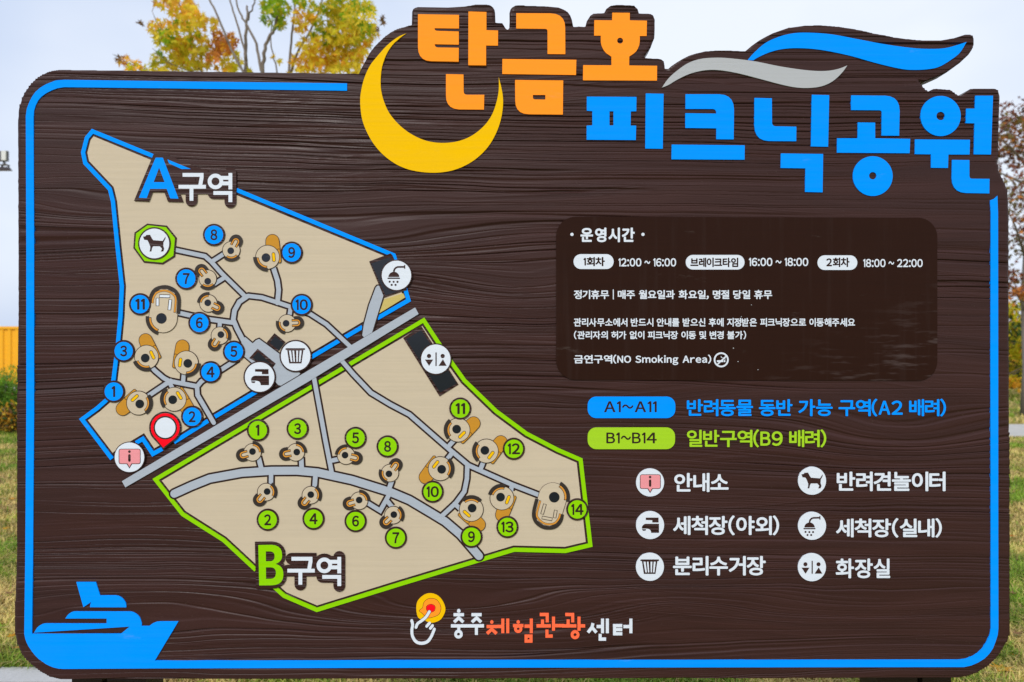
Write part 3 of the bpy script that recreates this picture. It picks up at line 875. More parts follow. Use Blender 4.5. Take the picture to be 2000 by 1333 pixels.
def board():
    # small ragged notches where the grain runs out at the edge
    dense = []
    for i in range(len(OUT)):
        a, b = OUT[i], OUT[(i + 1) % len(OUT)]
        L = math.hypot(b[0] - a[0], b[1] - a[1]); k = max(1, int(L / 7))
        vert = abs(b[1] - a[1]) / (L + 1e-6)
        for j in range(k):
            t = j / k
            r = rng.normal() * 0.22 * vert if j else 0
            dense.append((a[0] + (b[0] - a[0]) * t + r, a[1] + (b[1] - a[1]) * t))
    front = inset(dense, 0.9)
    TH = 0.045
    n = len(dense)
    P = lambda p, y: ((p[0] - 1000) * S, y, EYE + (666.5 - p[1]) * S)
    v = [P(p, 0.0) for p in front] + [P(p, 0.0016) for p in dense] + [P(p, TH) for p in dense]
    tris = tessellate_polygon([[Vector((x, y, 0)) for x, y in front]])
    f = []
    for t in tris:
        a, b, c = (front[i] for i in t)
        cr = (b[0] - a[0]) * (c[1] - a[1]) - (b[1] - a[1]) * (c[0] - a[0])
        t = t if cr < 0 else (t[0], t[2], t[1])
        f.append(tuple(t)); f.append(tuple(2 * n + i for i in t[::-1]))
    for i in range(n):
        j = (i + 1) % n
        f.append((i, n + i, n + j, j)); f.append((n + i, 2 * n + i, 2 * n + j, n + j))
    # the carved face: a fine grid whose grooves are cut into the wood
    poly = np.array(inset(OUT, 0.7))
    dx, dz = 4.5, 0.66                                    # photo pixels
    gx = np.arange(24, 1980, dx); gz = np.arange(6, 1332, dz)
    GX, GZ = np.meshgrid(gx, gz)
    inside = np.zeros(GX.shape, bool)
    x1, y1 = poly[:, 0], poly[:, 1]; x2, y2 = np.roll(x1, -1), np.roll(y1, -1)
    for i in range(len(poly)):
        if y1[i] == y2[i]: continue
        r0, r1 = np.searchsorted(gz, [min(y1[i], y2[i]), max(y1[i], y2[i])])
        if r0 == r1: continue
        xc = x1[i] + (gz[r0:r1] - y1[i]) / (y2[i] - y1[i]) * (x2[i] - x1[i])
        inside[r0:r1] ^= GX[r0:r1] < xc[:, None]
    any4 = inside[:-1, :-1] | inside[1:, :-1] | inside[:-1, 1:] | inside[1:, 1:]
    used = np.zeros(GX.shape, bool)
    used[:-1, :-1] |= any4; used[1:, :-1] |= any4; used[:-1, 1:] |= any4; used[1:, 1:] |= any4
    PX, PZ = GX.copy(), GZ.copy()
    edge = used & ~inside
    qx, qz = GX[edge], GZ[edge]
    best = np.full(len(qx), 1e9); bx_, bz_ = qx.copy(), qz.copy()
    for i in range(len(poly)):
        ex, ez = x2[i] - x1[i], y2[i] - y1[i]; L2 = ex * ex + ez * ez
        t = np.clip(((qx - x1[i]) * ex + (qz - y1[i]) * ez) / L2, 0, 1)
        cx_, cz_ = x1[i] + t * ex, y1[i] + t * ez
        dd = (qx - cx_) ** 2 + (qz - cz_) ** 2
        m = dd < best
        best[m] = dd[m]; bx_[m] = cx_[m]; bz_[m] = cz_[m]
    PX[edge], PZ[edge] = bx_, bz_
    # height field, in photo pixels along and across the grain
    vn = lambda x, y, seed: value_noise(x + 1000, y + 1000, 1.0, seed)
    V = GZ + (vn(GX / 900, GZ / 260, 1) - .5) * 95 + (vn(GX / 260, GZ / 70, 2) - .5) * 9 + (vn(GX / 70, GZ / 30, 3) - .5) * 2.6
    flat = np.zeros(GX.shape)
    for px, py, sx, sy, am in ((1760, 850, 190, 55, 46), (650, 465, 250, 42, 34), (1010, 560, 190, 55, 38), (220, 405, 170, 30, 26),
                               (1690, 1185, 330, 34, 30), (280, 1165, 290, 50, -36), (880, 1190, 260, 34, 30), (1350, 1190, 150, 30, -22)):
        g = np.exp(-((GX - px) / sx) ** 2 - ((GZ - py) / sy) ** 2)
        V = V - am * g; flat = np.maximum(flat, g)
    sst = lambda x, a_, b_: (lambda t: t * t * (3 - 2 * t))(np.clip((x - a_) / (b_ - a_), 0, 1))
    def grooves(per, along, wid, seed):
        q = vn(GX / along, V / per, seed)
        return sst(np.abs(q - .5), wid, 0.0)
    amp = sst(vn(GX / 620, V / 95, 9), .22, .55) * (1 - .8 * flat)
    wide = grooves(13.5, 2100, .062, 10) * (.35 + .65 * amp)
    fine = grooves(7.0, 1500, .09, 11) * amp
    hair = grooves(4.2, 700, .16, 12) * sst(vn(GX / 420, V / 60, 13), .35, .7)
    roll = vn(GX / 800, V / 20, 14)
    rough = vn(GX / 16, V / 2.4, 15)
    # some wide early-wood bands are blasted deeper, with a sharp lower lip
    band = sst(vn(GX / 700, V / 34, 16), .70, .78) * sst(vn(GX / 300, V / 200, 17), .35, .6)
    rec = .00030 + .0030 * wide + .0016 * fine + .00055 * hair + .00045 * roll + .00009 * rough + .0006 * band
    for row, lim in ((427, 90), (566, 80)):
        rec = rec + .0022 * np.exp(-((GZ - row) / .8) ** 2) * sst(GX, lim, lim - 25)
    rec = np.minimum(rec, .0048)
    rec[edge] = .0042
    idx = np.full(GX.shape, -1); idx[used] = np.arange(used.sum())
    o = len(v)
    co = np.stack([(PX[used] - 1000) * S, rec[used], EYE + (666.5 - PZ[used]) * S], 1)
    r_, c_ = np.nonzero(any4)
    Q = np.stack([idx[r_, c_], idx[r_ + 1, c_], idx[r_ + 1, c_ + 1], idx[r_, c_ + 1]], 1)
    body = mesh_obj('board_panel', [(x, y + (.0052 if i < n else .0032 if i < 2 * n else 0), z) for i, (x, y, z) in enumerate(v)], f, CARVED, SIGN)
    face = fast_mesh('carved_face', co, Q, [CARVED], None, body)
    face.data.polygons.foreach_set('use_smooth', np.ones(len(Q), dtype=bool))
board()
for x0, x1 in ((140, 199), (209, 285), (1713, 1792), (1802, 1858)):
    k = (DIST + .046) / DIST
    a, b = (x0 - 1000) * S * k, (x1 - 1000) * S * k
    top = EYE + (666.5 - 420) * S
    v, f = box_vf(a, b, .0465, .0465 + .085, 0.0, top)
    mesh_obj('post', v, f, POST, SIGN)

# ---- border with the ship in its lower left corner
D = Draw(0.0012)
outer = [(678, 163.6), (350, 159.6), (126, 156.6), (109, 158), (91, 165), (80, 171.5), (70, 180), (63.5, 189), (58, 200), (53, 213), (51, 228), (52, 500), (52, 800), (50, 1080), (48, 1238)]
inner = [(678, 178), (350, 173.6), (126, 171), (113, 173), (102, 177), (92, 182), (82, 189), (75, 197), (70, 207), (67, 217), (66, 230), (67, 500), (67, 800), (65, 1080), (63, 1238)]
D.poly(outer + inner[::-1], BLUE)
D.poly([(302.6, 1305.6), (1000, 1304), (1882, 1303), (1896, 1300), (1910, 1294), (1922, 1286.5), (1931.6, 1277), (1939, 1266), (1944, 1253), (1948, 1240), (1949.4, 1227), (1949, 985), (1949, 700), (1948.7, 417), (1947.5, 383),
        (1941, 389), (1933, 392), (1934.6, 417), (1934, 700), (1934.6, 985), (1934.5, 1227), (1933, 1237), (1930, 1246), (1924.5, 1257.5), (1917, 1267.5), (1908, 1276), (1898, 1282), (1886, 1286.5), (1872, 1288.4), (1000, 1289.6), (302.6, 1290.6)], BLUE)
D.build('border_line', SIGN)
zs = zz(0, 1080, 5.0)
D = Draw(0.0012)
arc_o = [(48, 1238), (50, 1248), (52.5, 1255), (56, 1262), (64, 1274), (70, 1281), (76, 1287), (90, 1297), (98, 1301), (106, 1304), (115, 1306), (124, 1306.6)]
D.poly(arc_o + [(302.6, 1305.6)] + zs([(1513, 1053), (1744, 669), (1570, 669), (1530, 673), (1490, 690), (1460, 714), (1385, 714), (1387, 690), (1378, 655), (1366, 630), (1350, 610), (1330, 594), (1310, 582), (1290, 575), (1265, 572),
       (730, 572), (712, 575), (695, 582), (680, 592), (665, 605), (640, 641), (1044, 641), (1044, 690), (455, 690), (430, 692), (410, 698), (387, 711), (365, 730), (335, 779), (1268, 720), (1182, 790), (316, 790)]) + [(63, 1238)], BLUE)
D.poly(zs([(748, 285), (938, 285), (980, 415), (1130, 415), (1157, 420), (1180, 430), (1202, 447), (1220, 470), (1230, 488), (1235, 510), (1236, 532), (882, 531), (884, 505), (895, 478), (817, 530)]), BLUE)
D.build('ship_emblem', SIGN)

# ---- crescent moon
D = Draw(0.0012)
mo = cat([(350, 203), (300, 225), (240, 270), (180, 335), (130, 400), (95, 480), (75, 570), (74, 640), (85, 720), (115, 800), (160, 875), (220, 940), (300, 995), (390, 1027), (500, 1040), (600, 1032), (690, 1003), (770, 955), (840, 885), (890, 800), (920, 710), (931, 620), (925, 550), (905, 466)])
mi_ = cat([(905, 466), (905, 540), (893, 610), (865, 690), (820, 755), (755, 810), (690, 842), (620, 858), (540, 860), (460, 845), (380, 808), (310, 755), (250, 685), (215, 610), (198, 540), (196, 470), (205, 400), (230, 330), (265, 275), (310, 232), (350, 203)])
D.poly(z2(mo + mi_[1:-1]), YEL)
D.build('moon_emblem', SIGN)

# ---- title letters
def corner(p0, c, p1, k=5):
    return [tuple((1 - t) ** 2 * p0[a] + 2 * t * (1 - t) * c[a] + t * t * p1[a] for a in (0, 1)) for t in [i / k for i in range(k + 1)]]
def letter(mat, polys, name='title_letter'):
    D = Draw(0.0013)
    for p in polys:
        if isinstance(p, tuple): D.poly(p[0], mat, [p[1]])
        else: D.poly(p, mat)
    D.build(name, SIGN)
letter(ORG, [z2([(420, 88), (666, 92), (666, 174), (520, 172), (520, 180), (526, 186), (535, 188), (665, 192), (665, 271), (520, 268), (523, 280), (530, 286), (540, 288), (665, 290), (664, 373)] + corner((500, 370), (420, 368), (420, 285))),
             z2([(723, 72), (831, 75), (831, 184), (901, 186), (900, 277), (829, 276), (829, 395), (722, 394)]),
             z2([(588, 448), (693, 450), (694, 550)] + corner((694, 552), (695, 571), (712, 572), 3) + [(818, 572), (816, 661)] + corner((665, 660), (587, 655), (588, 575)))])
letter(ORG, [z2([(1010, 82)] + corner((1215, 83), (1304, 84), (1304, 170)) + [(1305, 328), (1198, 327), (1198, 192)] + corner((1198, 190), (1198, 176), (1183, 176), 3) + [(1010, 174)]),
             z2([(927, 357), (1371, 362), (1369, 453), (926, 447)]),
             (z2([(1003, 483), (1292, 486), (1290, 691)] + corner((1085, 689), (1004, 688), (1004, 605))), z2([(1110, 573), (1185, 573), (1185, 601), (1122, 600), (1112, 596), (1110, 590)]))])
letter(ORG, [(z2([(1587, 79), (1692, 80), (1692, 125), (1795, 127), (1793, 219), (1752, 219), (1752, 250), (1749, 273), (1740, 295), (1730, 311), (1715, 325), (1689, 342), (1688, 396), (1856, 398), (1855, 487), (1411, 485), (1412, 394), (1582, 395), (1582, 343), (1550, 322), (1537, 306), (1528, 290), (1521, 272), (1518, 250), (1518, 217), (1478, 217), (1479, 124), (1586, 125)]), z2(circ(1634, 247, 18, 16)))])
letter(BLUE, [(z2([(1434, 583), (1732, 585), (1731, 671), (1698, 672), (1697, 757), (1730, 757), (1728, 844), (1433, 842), (1433, 757), (1467, 756), (1467, 670), (1434, 668)]), z2([(1570, 671), (1594, 671), (1594, 756), (1570, 756)])),
              z2([(1788, 564), (1895, 566), (1890, 896), (1785, 895)])])
letter(BLUE, [z3([(163, 430)] + corner((345, 430), (424, 432), (426, 512)) + [(424, 675), (330, 674), (330, 615), (162, 613), (162, 533), (330, 535), (329, 524), (324, 514), (312, 510), (163, 510)]), z3([(88, 703), (484, 707), (483, 785), (87, 783)])])
letter(BLUE, [z3([(537, 450), (631, 452), (632, 585)] + corner((632, 586), (634, 604), (652, 604), 3) + [(764, 606), (763, 685)] + corner((615, 684), (538, 682), (536, 600))),
              z3([(848, 433), (942, 435), (936, 715), (843, 713)]), z3([(680, 751), (909, 754), (906, 962), (811, 960), (813, 832), (679, 830)])])
letter(BLUE, [z3([(1061, 436)] + corner((1245, 438), (1323, 440), (1324, 520)) + [(1321, 655), (1226, 654), (1227, 530)] + corner((1227, 528), (1226, 518), (1215, 517), 3) + [(1061, 516)]),
              z3([(1097, 583), (1191, 584), (1191, 669), (1381, 672), (1378, 750), (984, 747), (985, 669), (1096, 669)]), (z3(circ(1178, 874, 108, 48)), z3(circ(1178, 872, 20, 20)))])
letter(BLUE, [(z3(circ(1546, 548, 109, 48)), z3(circ(1546, 548, 23, 20))), z3([(1407, 675), (1705, 677), (1703, 757), (1588, 757), (1586, 830), (1494, 829), (1494, 756), (1406, 755)]),
              z3([(1734, 438), (1830, 438), (1819, 757), (1726, 756), (1730, 588), (1683, 587), (1685, 508), (1732, 508)]),
              z3([(1608, 786), (1702, 787), (1702, 872)] + corner((1702, 873), (1702, 887), (1714, 888), 3) + [(1811, 889), (1810, 968)] + corner((1685, 966), (1607, 964), (1606, 885)))])
# ---- waves
D = Draw(0.0011)
D.poly(z3(cat([(500, 244), (540, 200), (600, 150), (680, 115), (760, 98), (850, 97), (960, 106), (1100, 132), (1250, 160), (1400, 180), (1500, 184), (1570, 180), (1630, 165), (1687, 146)]) +
          cat([(1687, 146), (1650, 205), (1600, 245), (1540, 280), (1480, 294), (1400, 298), (1330, 292), (1200, 262), (1050, 220), (900, 190), (780, 180), (690, 185), (620, 202), (560, 228), (530, 246)])[1:]), BLUE)
D.build('wave_emblem', SIGN, 'long blue wave')
D = Draw(0.0014)
D.poly(z3(cat([(35, 394), (70, 345), (120, 300), (180, 260), (250, 238), (340, 232), (430, 238), (540, 252), (680, 280), (820, 300), (920, 304), (990, 293), (1040, 274)]) +
          cat([(1040, 274), (1010, 315), (960, 360), (900, 387), (830, 396), (760, 393), (680, 377), (560, 345), (450, 317), (350, 300), (270, 300), (190, 318), (120, 350), (70, 380), (35, 394)])[1:-1]), SILV)
D.build('wave_emblem', SIGN, 'short grey wave')

# ================================================================ MAPS
r4, r5, r6, r7, r8 = zz(140, 240, 4.4425), zz(440, 400, 4.4425), zz(140, 520, 4.4425), zz(140, 680, 4.4425), zz(440, 560, 4.4425)
r1b, r2, r3, r4b, z5 = zz(440, 780, 4.4425), zz(780, 760, 4.4425), zz(780, 560, 4.4425), zz(440, 1000, 4.4425), zz(780, 960, 3.92)

A_LINE = [(181, 257), (170, 270), (162.6, 298.5), (166.8, 319), (215, 370), (221, 394), (229.5, 480), (238.4, 560), (235.6, 619), (231, 668), (227, 702), (222, 742), (216, 775), (190.5, 797.5), (160.5, 819.5), (219, 896.5),
          (232, 886), (279.3, 857.5), (299, 887), (340, 864), (408, 821.5), (500, 766), (609, 697.5), (663, 665.5), (708, 639), (738, 621.5), (798, 587), (790, 560), (769, 499)]
ZA = Draw(0.0010)
ZA.poly(inset(A_LINE, 8.3), BEIGE)
ZONE_A = ZA.build('zone_map', SIGN, 'upper beige zone with a blue outline')
D = Draw(0.00104)
for seg in (A_LINE[28:29] + [(462, 371.5)], [(302, 306.5)] + A_LINE[0:16], [(266, 865.5)] + A_LINE[17:19] + [(317, 877)], [(340, 864), (408, 821.5), (500, 766), (506, 762.4)], [(608, 698.1), (663, 665.5), (708, 639)], [(737, 622), (798, 587), (790, 560), (769, 499), (758, 494.5)]):
    D.stroke(seg, 8, BLUE, 'flat')
D.build('boundary_line', ZONE_A)

B_LINE = [(827.5, 626), (857.7, 672), (882, 708.5), (907, 743.5), (969, 803.5), (1028.5, 847.5), (1089, 879), (1134, 898.5), (1153, 1065), (1104, 1076.5), (1004, 1074), (780, 1141.5), (619, 1191.5), (555, 1164), (535, 1146), (437.3, 1055.4), (357, 1004.5), (304, 936.8)]
ZB = Draw(0.0010)
ZB.poly(inset(B_LINE, 8.3), BEIGE)
ZONE_B = ZB.build('zone_map', SIGN, 'lower beige zone with a green outline')
D = Draw(0.00104)
D.stroke([(500, 1113.5), (437.3, 1055.4), (357, 1004.5), (304, 936.8), (827.5, 626), (857.7, 672), (882, 708.5), (907, 743.5), (969, 803.5), (1028.5, 847.5), (1089, 879), (1134, 898.5), (1153, 1065), (1104, 1076.5), (1004, 1074), (780, 1141.5), (619, 1191.5), (555, 1164), (534, 1145)], 8, GREEN, 'flat')
D.build('boundary_line', ZONE_B)

# main road between the zones
D = Draw(0.00225)
D.poly([(239, 940), (245.8, 952), (600, 747.4), (817.8, 613.8), (811, 601), (590, 731.5)], GREY)
D.build('main_road', SIGN)

def roads(zone, lst, extra=None):
    D = Draw(0.0012)
    for pts, w in lst: D.stroke(pts, w + 7.0, BROWN, 'round' if w > 12 else 'flat', skirt=False)
    if extra: extra(D, True)
    for pts, w in lst: D.stroke(pts, w, GREY, 'round', skirt=False)
    if extra: extra(D, False)
    D.build('road', zone)

A_ROADS = [([(340, 488), (401, 501), (413.5, 512), (432.6, 533.5), (481, 581)], 8), ([(413.5, 512), (440, 495)], 8),
           ([(476, 583), (486, 578.5), (512, 581.5), (546, 592.5), (572, 601), (606, 613.5), (638, 634), (684, 677)], 8),
           ([(484, 579), (468, 590), (458.5, 607), (456, 625), (463.6, 643), (479, 672), (490, 690)], 9), ([(345, 610.5), (374, 617), (412, 624.7), (458, 631)], 8.5),
           ([(430, 629), (429, 645)], 8), ([(440, 542), (418, 556)], 8), ([(534.5, 524), (542.4, 548.6), (544.7, 566.6), (542.4, 592)], 9), ([(568, 602), (565, 622)], 8),
           ([(466, 701), (435, 721), (394, 745), (385.4, 755.5), (386.5, 772), (418, 826)], 8.5), ([(296, 717), (304, 725), (320, 738.5), (331, 744.5), (386, 755)], 8.5), ([(359.8, 728), (358, 749)], 8),
           ([(334, 744), (285, 777)], 8.5), ([(329, 744), (340, 762)], 8)]
PLAZA = r8([(140, 470), (175, 438), (240, 493), (270, 465), (296, 455), (480, 590), (560, 730), (640, 742), (652, 755), (635, 772), (485, 860), (462, 855), (380, 760), (235, 665), (165, 605)])
def plaza(D, first):
    if first: D.poly(inset(PLAZA, -2.6), BROWN, skirt=False)
    else:
        D.poly(PLAZA, GREY, skirt=False)
roads(ZONE_A, A_ROADS, plaza)
D = Draw(0.0021)
sr = r5([(1306, 722), (1318, 706), (1336, 704), (1374, 788), (1275, 1110), (1205, 1152), (1190, 1135), (1203, 1045), (1250, 870)])
D.poly(inset(sr, -2.6), BROWN, skirt=False)
D.poly(sr, GREY)
D.poly(r5([(1380, 822), (1545, 770), (1562, 806), (1337, 944)]), KHAKI)
D.build('road', ZONE_A, 'wide grey lane to the shower building')

B_ROADS = [([(341, 964.5), (375, 949), (410, 935), (473, 923.5), (530, 919.8), (580, 919.5), (620, 923), (687.6, 937.8), (762, 961), (800, 977), (840, 1000.8), (870, 1019), (899.3, 1044), (920, 1068), (935.6, 1086)], 15.5),
           ([(613, 735), (635.8, 860), (648, 922)], 8.5), ([(650, 899.5), (664, 896.5)], 8.5), ([(667, 704), (690, 731), (724.7, 767.5), (762, 790), (800, 810), (876.8, 877), (915, 909), (1000.6, 947), (1055, 968)], 8.5),
           ([(912.8, 909), (912, 935), (907, 960), (890, 983), (862, 1009)], 8.5), ([(878, 870), (888, 859)], 8.5), ([(884, 884), (872, 899)], 8.5), ([(938, 918), (944, 903)], 8.5), ([(1000, 947), (998, 958)], 8.5), ([(888, 984), (899, 994)], 8.5),
           ([(511, 916), (505, 892)], 9), ([(589.7, 916), (588.5, 893)], 9), ([(530, 925), (529.6, 948)], 8.5), ([(616.7, 926), (614.5, 955)], 9), ([(759, 958), (766, 938)], 9), ([(762, 963), (742.8, 997.5), (716, 981)], 8.5), ([(756, 978), (766, 990)], 8.5)]
roads(ZONE_B, B_ROADS)

# buildings on the maps
def building(zone, rim, core):
    D = Draw(0.0024)
    D.poly(rim, WOOD, skirt=False); D.poly(core, BLACK)
    D.build('building_mark', zone)
building(ZONE_A, r5([(1250, 494), (1436, 424), (1452, 440), (1580, 740), (1380, 808)]), r5([(1268, 512), (1432, 456), (1560, 735), (1392, 790)]))
building(ZONE_A, r8([(210, 622), (284, 540), (440, 668), (405, 715)]), r8([(238, 622), (288, 566), (412, 682), (390, 690)]))
building(ZONE_A, r8([(362, 486), (430, 405), (524, 482), (455, 565)]), r8([(388, 489), (436, 431), (512, 492), (468, 556)]))
building(ZONE_B, r3([(34, 447), (192, 343), (514, 850), (350, 953)]), r3([(60, 458), (190, 378), (500, 842), (354, 920)]))

# campsites
def rot2(cx, cy, ang, mir=False):
    c, s = math.cos(math.radians(ang)), math.sin(math.radians(ang))
    def g(p):
        x, y = (-p[0] if mir else p[0]), p[1]
        return (cx + c * x - s * y, cy - (s * x + c * y))
    return lambda pts: [g(p) for p in pts]
def larc(r, a0, a1, cx=0, cy=0, n=12):
    return [(cx + r * math.cos(math.radians(a0 + (a1 - a0) * i / n)), cy + r * math.sin(math.radians(a0 + (a1 - a0) * i / n))) for i in range(n + 1)]

def bench_arc(D, cx, cy, ang, rd, wd, ro, wo, spread):
    T = rot2(cx, cy, ang)
    D.stroke(T(larc(rd, -spread, spread)), wd, DARK, 'flat', skirt=False)
    D.stroke(T(larc(ro, -spread + 3, spread - 3)), wo + 2.0, BROWN, 'flat', skirt=False)
    D.stroke(T(larc(ro, -spread + 6, spread - 6)), wo, AMBER, 'flat', skirt=False)

def site_small(zone, cx, cy, lobe, bench, dx=0, dy=0):
    D = Draw(0.0028)
    D.disc(cx, cy, 17.8, BROWN); D.disc(cx, cy, 16.5, BEIGE)
    T = rot2(cx, cy, lobe)
    D.poly(T([(8, 9.5)] + larc(9.5, 90, -90, 20, 0) + [(8, -9.5)]), BEIGE, skirt=False)
    D.stroke(T([(14, 9.4)] + larc(9.4, 90, -90, 20, 0) + [(14, -9.4)]), 7.4, DARK, 'flat', skirt=False)
    D.stroke(T([(9.2, 5.2)] + larc(5.2, 90, -90, 19.2, 0) + [(9.2, -5.2)]), 5.0, BROWN, 'flat', skirt=False)
    D.stroke(T([(10, 5.2)] + larc(5.2, 90, -90, 19.2, 0) + [(10, -5.2)]), 2.3, AMBER, 'flat', skirt=False)
    bench_arc(D, cx, cy, bench, 19.0, 6.2, 14.6, 2.3, 46)
    D.disc(cx + dx, cy + dy, 6.6, DARK); D.disc(cx + dx, cy + dy, 5.9, BLACK)
    D.build('campsite_mark', zone)

def site_large(zone, cx, cy, ang, mir=False):
    D = Draw(0.0028)
    T = rot2(cx, cy, ang, mir)
    tongue = [(-3, 24), (-3, 31)] + larc(12.5, 178, 5, 9.5, 31.5) + [(24.4, 13), (16, 8)]
    D.poly(inset(T(tongue), -1.1), BROWN, skirt=False); D.poly(T(tongue), TAN)
    D.stroke(T([(21.8, 13), (23.6, -8)]), 7.4, BROWN, 'round', skirt=False); D.stroke(T([(21.8, 13), (23.6, -8)]), 5.2, TAN, 'round', skirt=False)
    D.disc(cx, cy, 24.0, BROWN); D.disc(cx, cy, 22.7, BEIGE)
    D.stroke(T([(11.5, 6), (12.6, -6)]), 7.0, BROWN, 'round', skirt=False); D.stroke(T([(11.5, 6), (12.6, -6)]), 4.8, YEL, 'round', skirt=False)
    b = 225 if not mir else 315
    bench_arc(D, cx, cy, b + ang, 24.6, 7.0, 19.2, 2.5, 46)
    q = T([(-3, -1)])[0]
    D.disc(q[0], q[1], 8.6, DARK); D.disc(q[0], q[1], 7.8, BLACK)
    D.build('campsite_mark', zone)

def site_group(zone, cx, cy, ang, bar):
    D = Draw(0.0028)
    T = rot2(cx, cy, ang)
    body = larc(27.5, 180, 360) + [(28.5, 12), (28, 36), (22, 50), (8, 57), (-4, 57), (-17, 50), (-22, 40), (-24, 28)]
    D.poly(inset(T(body), -0.8), BROWN, skirt=False); D.poly(T(body), BEIGE)
    D.stroke(T(cat([(-24, 30), (-23, 44), (-15, 56), (-1.6, 61), (12, 60), (25, 52), (31, 37), (29.5, 9)])), 7.2, DARK, 'flat', skirt=False)
    D.stroke(T(cat([(-20, 29.5), (-19, 39), (-13, 49.5), (-1.6, 54), (9.7, 53), (21, 46), (25, 37), (22.7, 11)])), 4.4, BROWN, 'flat', skirt=False)
    D.stroke(T(cat([(-20, 30), (-19, 39), (-13, 49.5), (-1.6, 54), (9.7, 53), (21, 46), (25, 37), (22.7, 12)])), 3.0, AMBER, 'flat', skirt=False)
    for seg in ([(-10.5, 40), (-10.5, 24)], [(-7, 43.5), (14, 43)], [(14.6, 37), (12.4, 16)]):
        D.stroke(T(seg), 7.0, BROWN, 'flat', skirt=False)
        (a, b), (c, d) = seg; L = math.hypot(c - a, d - b); u, v = (c - a) / L, (d - b) / L
        D.stroke(T([(a + u * .9, b + v * .9), (c - u * .9, d - v * .9)]), 4.4, bar, 'flat', skirt=False)
    bench_arc(D, cx, cy, 212 + ang, 30.5, 6.6, 25.0, 3.2, 40)
    q = T([(-3, 0)])[0]
    D.disc(q[0], q[1], 10.4, DARK); D.disc(q[0], q[1], 9.6, BLACK)
    D.build('campsite_mark', zone)

for a in ((452.6, 489.5, 62, -84, -1, 1), (406.7, 545, 128, -88, 0, 5), (407.8, 593, -26, 130, -1, -1), (430.4, 656, 238, 20, 2, -2), (561.5, 632, 3, -148, -2, 0)):
    site_small(ZONE_A, *a)
for a in ((494, 883.5, 196, 44, 0, -1.5), (578.4, 883.5, 190, 44, 2, -.5), (676.4, 890, -14, 128, -2, -1), (762, 924, 54, 205, -2, 1.5), (520.6, 961, 230, 12, 2, -1), (607.7, 967, 230, 12, 0, -1), (702, 978, 196, 44, 0, -1.5), (768.6, 1006, 224, 10, 1, -1)):
    site_small(ZONE_B, *a)
for cx, cy, an, mir in ((523.3, 503, 0, 0), (287.4, 697.8, 20, 0), (365, 709, -3, 1), (271.7, 787.4, 127, 0), (341.5, 780, -143, 1)):
    site_large(ZONE_A, cx, cy, an, bool(mir))
for cx, cy, an, mir in ((894.8, 840, -50, 0), (950, 881, -42, 0), (860, 915.3, 137, 0), (980.3, 972.7, 164, 1), (920.7, 995, 223, 0)):
    site_large(ZONE_B, cx, cy, an, bool(mir))
site_group(ZONE_A, 319.4, 622.4, 0, WHITE)
site_group(ZONE_B, 1079.4, 970.5, 170, BEIGE)

# number badges
def badge(zone, num, cx, cy, col):
    D = Draw(0.0034)
    D.disc(cx, cy, 21.6, WOOD, 40); D.disc(cx, cy, 17.9, col, 40)
    h = 10.8
    w = {1: 4.0 if num == '1' else 6.8, 2: 12.2 if num != '11' else 9.6}[len(num)]
    if num in ('4',): w = 8.0
    D.text(num, (cx - w - (0.5 if num == '1' else 0), cy - h, cx + w - (1.0 if num == '1' else 0), cy + h), BROWN, 0.032)
    D.build('number_badge', zone, ('blue' if col is BLUE else 'green') + ' badge numbered ' + num)
for num, cx, cy in (('1', 223.7, 765), ('2', 376.4, 814), ('3', 243, 686), ('4', 412.4, 727), ('5', 457.8, 687), ('6', 390.5, 631), ('7', 365, 544.8), ('8', 419, 459.5), ('9', 570.6, 494), ('10', 590, 595.8), ('11', 275, 594.7)):
    badge(ZONE_A, num, cx, cy, BLUE)
for num, cx, cy in (('1', 504.6, 840.3), ('2', 523.7, 1015), ('3', 582, 837.4), ('4', 613, 1013), ('5', 695, 855.4), ('6', 695, 1017.5), ('7', 773.6, 1050), ('8', 757.4, 872), ('9', 921, 1048), ('10', 845.3, 960.2), ('11', 899.2, 798.2), ('12', 1003.5, 876.6), ('13', 991, 1029), ('14', 1127.3, 994.8)):
    badge(ZONE_B, num, cx, cy, GREEN)

